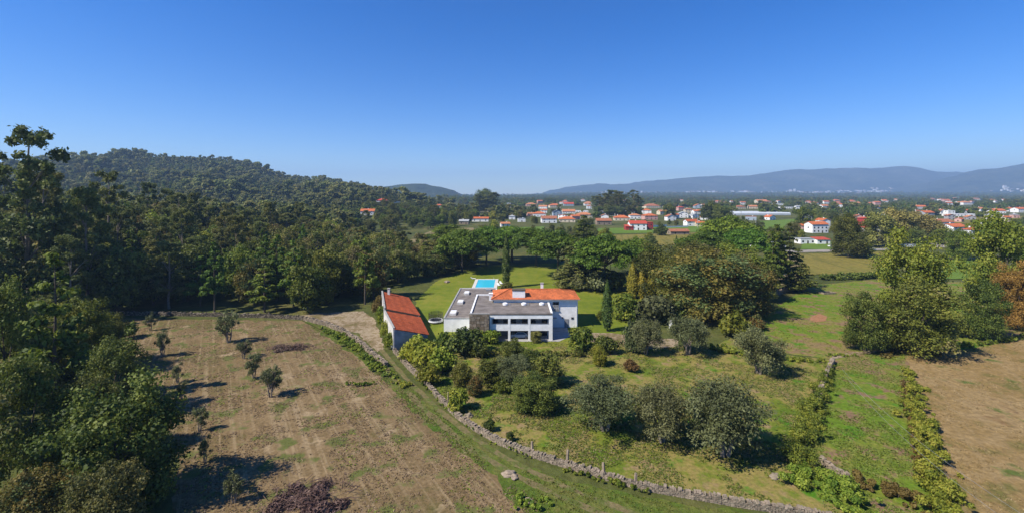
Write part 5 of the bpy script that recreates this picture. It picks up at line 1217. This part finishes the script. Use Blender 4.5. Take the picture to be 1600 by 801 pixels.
plant('fine', 759, 332, 295, 36, 'dark', 'big dark rounded tree on the skyline left of the village'); plant('eucalyptus', 770, 333, 300, 24, 'euc', 'eucalyptus beside the big dark rounded tree'); plant('eucalyptus', 750, 333, 303, 22, 'euc', 'lower eucalyptus left of the big dark rounded tree')
plant('oak', 1045, 342, 319, 22, 'dark', 'dark round tree in the middle of the village'); plant('oak', 1110, 346, 316, 34, 'dark', 'dark tree at the right end of the village'); plant('oak', 1128, 350, 322, 32, 'dark', 'second dark tree at the right end of the village'); plant('shrub', 1032, 368, 352, 20, 'dark', 'dark bush in the pasture left of the long barn')
plant('oak', 1162, 361, 344, 18, 'euc', 'greyish tree before the left part of the greenhouse'); plant('oak', 1186, 362, 345, 18, 'euc', 'greyish tree before the middle of the greenhouse'); plant('oak', 1255, 357, 324, 30, 'oak', 'green tree at the right end of the greenhouse')
# young olives in the mown field
for (px, b, t, w, lb) in ((235, 516, 487, 20, 'young olive at the top corner of the mown field by the wall'), (254, 557, 516, 28, 'young olive, second from the wall in the left row'), (277, 598, 566, 24, 'young olive, third from the wall in the left row'), (284, 625, 596, 16, 'thin sapling below the third young olive'), (312, 673, 636, 26, 'sparse young olive leaning in the left row'), (320, 722, 680, 26, 'bushy young olive near the bottom of the left row'), (366, 785, 737, 38, 'largest young olive of the left row, nearest the bottom edge'),
                          (357, 535, 486, 40, 'tall young olive near the top of the right row'), (381, 560, 532, 28, 'young olive in the right row below the tall one'), (396, 590, 552, 30, 'young olive, third of the right row'), (423, 620, 573, 38, 'round headed young olive with shadow, last of the right row')):
    plant('young_olive', px, b, t, w, 'olive', lb, 'young olives in the mown field')
# hedges and brambles
hedge('garden_hedge', [(755, 553), (800, 555), (860, 556), (942, 557)], 1.1, 1.2, 'dark', 'low dark clipped hedge below the house lawn', 5000, .16, seed=2)
hedge('low_hedge', [(1110, 545), (1160, 555), (1215, 562), (1290, 566)], [1.6, .9, .8, .7], [2.2, 1.5, 1.2, 1], 'bramble', 'low green hedge between orchard and upper meadow', 6000, .18, seed=3)
hedge('field_hedge', [(1300, 575), (1284, 615), (1268, 655), (1258, 695), (1245, 738)], [1.2, 1.5, 1.7, 2.0, 1.8], [1.3, 1.7, 2.2, 2.6, 2.4], 'oak', 'dark green hedge running down the right side of the orchard', 26000, .125, seed=4)
hedge('bramble_strip', [(1418, 580), (1428, 625), (1440, 675), (1455, 725), (1468, 770), (1480, 840)], [.9, 1.3, 1.5, 1.6, 1.7, 1.6], [1.6, 2.4, 2.8, 3.0, 3.0, 3.0], 'bramble', 'long green bramble strip between meadow and stubble field', 46000, .125, seed=5)
hedge('russet_undergrowth', [(1412, 600), (1422, 650), (1432, 700), (1440, 745)], .7, 1.0, 'russet', 'reddish dry growth along the bramble strip', 5000, .16, seed=6, cat='undergrowth')
hedge('bramble_thicket', [(1240, 758), (1275, 752), (1310, 765), (1335, 790), (1345, 830)], [1.0, 1.8, 1.8, 1.4, 1.2], [2.2, 3.6, 4.2, 4, 3.5], 'bramble', 'green bramble thicket at the bottom of the orchard hedge', 30000, .125, seed=7)
hedge('bramble_thicket', [(1345, 760), (1390, 770), (1430, 790), (1460, 820)], [1.0, 1.2, 1.0, .8], [2.6, 3.4, 3.2, 3], 'russet', 'reddish brown thicket beside the bottom bramble', 16000, .13, seed=8)
hedge('dark_hedge', [(1285, 437), (1330, 436), (1375, 434)], 2.4, 2.4, 'dark', 'dark hedge between upper meadow and vineyard', 5000, .35, seed=9)
hedge('lane_brambles', [(500, 512), (540, 535), (575, 565), (615, 592)], [.7, 1.2, 1.3, .8], [1.6, 2.2, 2.4, 1.6], 'bramble', 'green brambles along the low tumbledown wall', 9000, .18, seed=10)
hedge('field_edge_growth', [(1290, 556), (1340, 556)], .5, .8, 'bramble', 'thin growth beside the dirt track', 900, .18, seed=11)
hedge('stubble_edge_growth', [(1500, 542), (1560, 535), (1640, 522)], .9, 1.2, 'bramble', 'low growth along the top of the stubble field', 5000, .2, seed=12)
hedge('weedy_bank', [(1380, 560), (1400, 550), (1470, 556)], .8, 1.4, 'russet', 'reddish weedy bank under the brown oak', 4000, .18, seed=13)
hedge('wall_growth', [(650, 590), (700, 640), (760, 684), (830, 716)], .45, .9, 'bramble', 'weeds growing over the upper part of the long stone wall', 2600, .13, cat='weeds', seed=30)
hedge('wall_growth', [(880, 735), (945, 754), (1010, 770)], .6, .7, 'bramble', 'weeds growing along the outer foot of the long stone wall', 2200, .13, cat='weeds', seed=31)
for i, (px, py, w, lf, lb) in enumerate(((835, 785, 60, 'bramble', 'patch of mixed weeds on the lane verge near the bottom edge'), (560, 600, 40, 'bramble', 'leafy weeds at the field end of the low wall'), (630, 600, 26, 'bramble', 'weeds at the corner of lane and mown field'))):
    hedge('weed_patch', [(px - w / 2, py), (px, py + 4), (px + w / 2, py)], .6, 1.4, lf, lb, 2500, .15, cat='weeds', seed=20 + i)
# heaps of dead brush
def brush_pile(px, py, w_px, d_m, h, label, n):
    g = gp(px, py); w = w_px * g.y / F / 2; rng = np.random.default_rng(int(px)); root = empty('brush_pile', g)
    cl = ellipsoid_clumps(26, (0, 0, 0), (w, d_m, h), rng, (.12, .22), (.1, .85), -.1, .7); cl[:, 2] = np.abs(cl[:, 2]) * .55; cl[:, 5] = h * .5
    v, f, a, b = crown_from_clumps(cl, n, .16, rng, 1.5, -.1, .3, .6, .2); v[:, 2] = np.maximum(v[:, 2], .01)
    link(bpy.data.objects.new('dry_leaves', np_mesh('dry_leaves', v, f, [M_brush], attrs={'rnd': a, 'clump': b})), root)
    mb = MB()
    for i in range(110):
        a = rng.random() * 6.28; q = math.sqrt(rng.random()); p = Vector((w * q * math.cos(a), d_m * q * math.sin(a), h * (1 - q * q) * .8 + .05)); dd = Vector((rng.normal(), rng.normal(), rng.normal() * .25)).normalized() * rng.uniform(.5, 1.1)
        mb.tube([p - dd, p + Vector((0, 0, .1)), p + dd], [.03, .025, .008], 4)
    mb.build('branches', mat_plain('dead_wood', (.13, .08, .06), .95, .3), root); tag(root, label, 'brush pile')
brush_pile(455, 544, 82, 2.6, .9, 'heap of reddish dead branches in the upper mown field', 5000); brush_pile(480, 782, 165, 3.6, 1.1, 'large heap of reddish dead branches at the bottom edge', 11000)
# low ground cover
tufts('dry_stubble', P_dry, 30000, .11, mat_leaf('straw_blades', (.12, .09, .04), (.17, .125, .065), (.22, .17, .095), 0, gain=(1, 1, 1)), 'dry straw and cut stalks over the mown field', 1.4, .25, -.25)
tufts('field_weeds', P_dry, 9000, .12, 'bramble', 'small green weeds dotted over the mown field', .9, .5, .2)
tufts('orchard_tufts', P_orchard, 30000, .11, 'grass', 'short grass tufts of the orchard', 1.3, .4, -.1)
tufts('orchard_straw', P_orchard, 14000, .11, mat_leaf('pale_straw', (.14, .12, .045), (.18, .15, .06), (.23, .19, .09), 0, gain=(1, 1, 1)), 'pale dead grass in the orchard', 1.4, .3, .05)
tufts('verge_tufts', P_verge, 16000, .12, 'grass', 'grass tufts on the lane verge', 1.2, .5, -.1)
tufts('meadow_tufts', P_meadow, 16000, .12, 'grass', 'grass and weeds of the meadow strip', 1.1, .4, -.1)
tufts('stubble_straw', P_brown, 18000, .11, mat_leaf('brown_straw', (.13, .085, .04), (.18, .12, .055), (.22, .155, .08), 0, gain=(1, 1, 1)), 'cut straw on the stubble field', 1.4, .25, -.2)
tufts('upper_tufts', P_upmead, 9000, .16, 'grass', 'grass tufts of the upper meadow', 1.1, .4, 0.0)

# ---------------------------------------------------------------- near trees at the left edge
NL = 'near trees along the left edge'
for a in (('fine', 190, 792, 592, 210, 'dark', 'huge dark evergreen tree overhanging the bottom left of the field'), ('fine', 172, 655, 532, 112, 'dark', 'dark leafy tree at the middle of the left field edge'), ('fine', 165, 880, 728, 150, 'euc', 'grey green bushy tree at the bottom left'), ('fine', 55, 880, 740, 160, 'chestnut', 'yellowish brown leafy tree in the bottom left corner'), ('pine', 85, 640, 398, 130, 'pine', 'bright green young pine towering over the left edge'),
          ('fine', 40, 760, 560, 170, 'woodland', 'dull leafy tree at the left edge, lower'), ('fine', 120, 590, 470, 120, 'oak', 'green tree behind the bright young pine'), ('fine', 165, 570, 490, 72, 'dark', 'dark tree at the top left corner of the field'), ('fine', 226, 702, 622, 76, 'oak', 'green low tree at the field edge beside the huge dark one'), ('fine', 10, 640, 440, 130, 'woodland', 'tall dull green tree at the left edge'),
          ('shrub', 200, 528, 504, 36, 'oak', 'green bush at the upper end of the left field edge'), ('fine', 130, 720, 590, 120, 'dark', 'dark tree filling the gap left of the huge evergreen')):
    plant(*a, NL)
for (x, y, H, R, lb) in ((-121, 112, 47, 8, 'towering ragged eucalyptus on the skyline at the left edge'), (-128, 122, 36, 5.5, 'tall eucalyptus right beside the towering one'), (-112, 118, 33, 5, 'tall eucalyptus lower on the left skyline'), (-135, 150, 36, 6, 'tall eucalyptus farther back on the left skyline')):
    tree_at('eucalyptus', x, y, H, R, 'euc', lb, 'tall eucalyptus trees at the left skyline')

# ---------------------------------------------------------------- the woodland
P_wood = [(-100, 121.5), (-56, 120.5), (-40, 131), (-46, 150), (-36, 163), (-27, 178), (-20, 208), (-22, 225), (-62, 235), (-100, 250), (-125, 330), (-150, 560), (-90, 700), (-120, 900), (-330, 1000), (-500, 1600), (-2400, 1600), (-700, 400), (-200, 60), (-72, 40), (-66, 60), (-86, 82), (-108, 112)]
rng = np.random.default_rng(9)
def spaced(poly, n, dmin, rng, y0, y1, x0, x1, grid=None):
    cell = {}; out = []
    X = x0 + (x1 - x0) * rng.random(n); Y = y0 + (y1 - y0) * rng.random(n); ok = inside(poly, X, Y)
    for x, y in zip(X[ok], Y[ok]):
        px = CX + F * x / y
        if px < -130: continue
        dd = dmin * (1 + max(0, y - 200) / 2600); i, j = int(x // dd), int(y // dd)
        if any((x - a) ** 2 + (y - b) ** 2 < dd * dd for u in (-1, 0, 1) for v in (-1, 0, 1) for a, b in cell.get((i + u, j + v), ())): continue
        cell.setdefault((i, j), []).append((x, y)); out.append((x, y))
    return out
def clear_of_houses(x, y, top, hs=None):
    px = CX + F * x / y; pt = HY + (HC - top) / y * F
    for (hp, hw, hb, hy_, hh) in (HOUSES if hs is None else hs):
        if abs(px - hp) < hw + F * 3 / y and y < hy_ + 12 and pt < hb - (hh * .35) * F / hy_ and y > hy_ * .45: return False
        if abs(x - (hp - CX) * hy_ / F) < 11 and abs(y - hy_) < 13: return False
    return True
near = spaced(P_wood, 30000, 6.6, rng, 40, 400, -420, 0)
near = [p for p in near if all((p[0] - a) ** 2 + (p[1] - b) ** 2 > 9 for a, b in TREES)]
near.sort(key=lambda p: math.hypot(*p))
def wood_kind(x, y):
    e = mnoise.noise(Vector((x * .012, y * .012, 2.0))); q = random.random()
    if x < -95 and y < 260 and q < .38: return 'eucalyptus', 'euc', random.uniform(18, 27), random.uniform(3.5, 5)
    if q < .14 + .25 * (e > .15): return 'pine', 'pine', random.uniform(14, 20), random.uniform(3.2, 4.6)
    if q < .2 and y > 180: return 'eucalyptus', 'euc', random.uniform(18, 25), random.uniform(3.5, 5)
    lf = 'woodland' if e < .1 else ('oak' if q < .7 else 'dark')
    if random.random() < .14: lf = 'chestnut'
    if random.random() < .08 and y > 170: lf = 'lime'
    return 'oak', lf, random.uniform(12, 18), random.uniform(4.2, 6.4)
WL = dict(eucalyptus='tall eucalyptus standing in the crowded woodland left of the house', pine='pine standing in the crowded woodland left of the house', oak='leafy broadleaf tree in the crowded woodland left of the house')
WG = dict(eucalyptus='woodland eucalyptus trees', pine='woodland pines', oak='woodland broadleaf trees')
for (x, y) in near[:300]:
    k, lf, H, R = wood_kind(x, y)
    if y < 100 : H *= .75
    if x > -95 and y > 140: H *= .66 + .34 * min(1, max(0, (-40 - x) / 55)); R *= .92
    if not clear_of_houses(x, y, H): continue
    zone = 'at the left edge of the picture' if y < 112 else ('along the shaded stone wall of the mown field' if y < 133 and x < -50 else ('beside the lawn left of the house' if x > -62 and y < 215 else ('on the slope behind the left edge' if x < -150 else 'deep in the woodland left of the house')))
    tone = dict(woodland='olive green', oak='mid green', dark='dark green', chestnut='browning', lime='yellow green', euc='grey green', pine='bright needled')[lf]
    kn = dict(oak='broadleaf tree', eucalyptus='eucalyptus', pine='pine')[k]
    tree_at(k, x, y, H, R, lf, '%s %s %s' % (tone, kn, zone), WG[k] + ', ' + tone + ' ones ' + zone)
pts = list(near[300:]) + spaced(P_wood, 330000, 6.6, rng, 400, 1600, -2400, 0)
P3, S3, I3 = [], [], []
HW = [h for h in HOUSES if h[0] < 700]
for x, y in pts:
    if not clear_of_houses(x, y, hz(x, y) + 13, HW): continue
    hl = mnoise.noise(Vector((x * .004, y * .004, 9.0))); q = random.random()
    i = random.choice((0, 0, 1, 2, 7)) if (hl < 0 and y < 600) else random.choice((3, 4, 8, 5, 6, 3, 4, 1))
    s = random.uniform(.6, 1.0); tall = mnoise.noise(Vector((x * .012, y * .012, 1.0)))
    if tall > .22 and y > 450: i = random.choice((3, 4)); s *= 1.1 + tall
    P3.append((x, y, hz(x, y) - 1.0)); S3.append((s * random.uniform(.9, 1.35), s * random.uniform(.9, 1.35), s * random.uniform(.75, 1.15))); I3.append(i)
scatter('woodland', P3, S3, I3, 'dense woodland covering the left hill to its crest')

# valley woods: belts between and beyond the houses
FIELDS = [px_poly(p[1]) for p in far]
def in_fields(x, y): return any(bool(inside(f, np.array([x]), np.array([y]))[0]) for f in FIELDS)
P3, S3, I3 = [], [], []
for _ in range(22000):
    d = math.exp(random.uniform(math.log(560), math.log(5200))); px = random.uniform(690, 1660); x = (px - CX) * d / F
    if d < 800 and mnoise.noise(Vector((x * .006, d * .006, 4))) < -.25: continue
    if mnoise.noise(Vector((x * .0022, d * .0016, 7))) < -.32: continue
    s = random.uniform(.6, 1.1) * (1 + min(1.0, max(0, d - 1500) / 3000)); i = random.choice((1, 2, 2, 3, 5, 6, 6, 8, 0))
    if i in (3,): s *= .85
    if clear_of_houses(x, d, 14 * s) and not in_fields(x, d): P3.append((x, d, hz(x, d) - .3)); S3.append((s * (1.3 if d > 1500 else 1), s * 1.3, s)); I3.append(i)
scatter('valley_woods', P3, S3, I3, 'dark belts of trees across the valley beyond the village')
# tree belt left of the village
k = 0
for _ in range(900):
    d = random.uniform(345, 620); px = random.uniform(560, 745); x = (px - CX) * d / F
    if in_fields(x, d) or not clear_of_houses(x, d, 15) or (d < 430 and px > 620 and random.random() < .8): continue
    if any((x - a) ** 2 + (d - b) ** 2 < 64 for a, b in TREES): continue
    q = random.random(); kd, lf = ('oak', 'dark') if q < .35 else (('oak', 'oak') if q < .6 else (('eucalyptus', 'euc') if q < .85 else ('pine', 'pine')))
    tree_at(kd, x, d, random.uniform(9, 15) * (1.35 if kd == 'eucalyptus' else 1), random.uniform(3.5, 6), lf, 'tree in the mixed belt between the woodland and the village', 'trees of the belt left of the village'); k += 1
    if k >= 130: break
# garden and field trees round the village houses
k = 0
for _ in range(3000):
    d = random.uniform(255, 640); px = random.uniform(745, 1640); x = (px - CX) * d / F; H = random.uniform(4.5, 12)
    if in_fields(x, d) or not clear_of_houses(x, d, H): continue
    if any((x - a) ** 2 + (d - b) ** 2 < 49 for a, b in TREES): continue
    tree_at(random.choice(('oak', 'oak', 'oval', 'shrub')), x, d, H, H * random.uniform(.32, .5), random.choice(('oak', 'dark', 'dark', 'woodland', 'euc', 'lime')), 'small garden tree among the houses and fields of the valley', 'garden trees in the valley', name='garden_tree', cat='tree'); k += 1
    if k >= 230: break
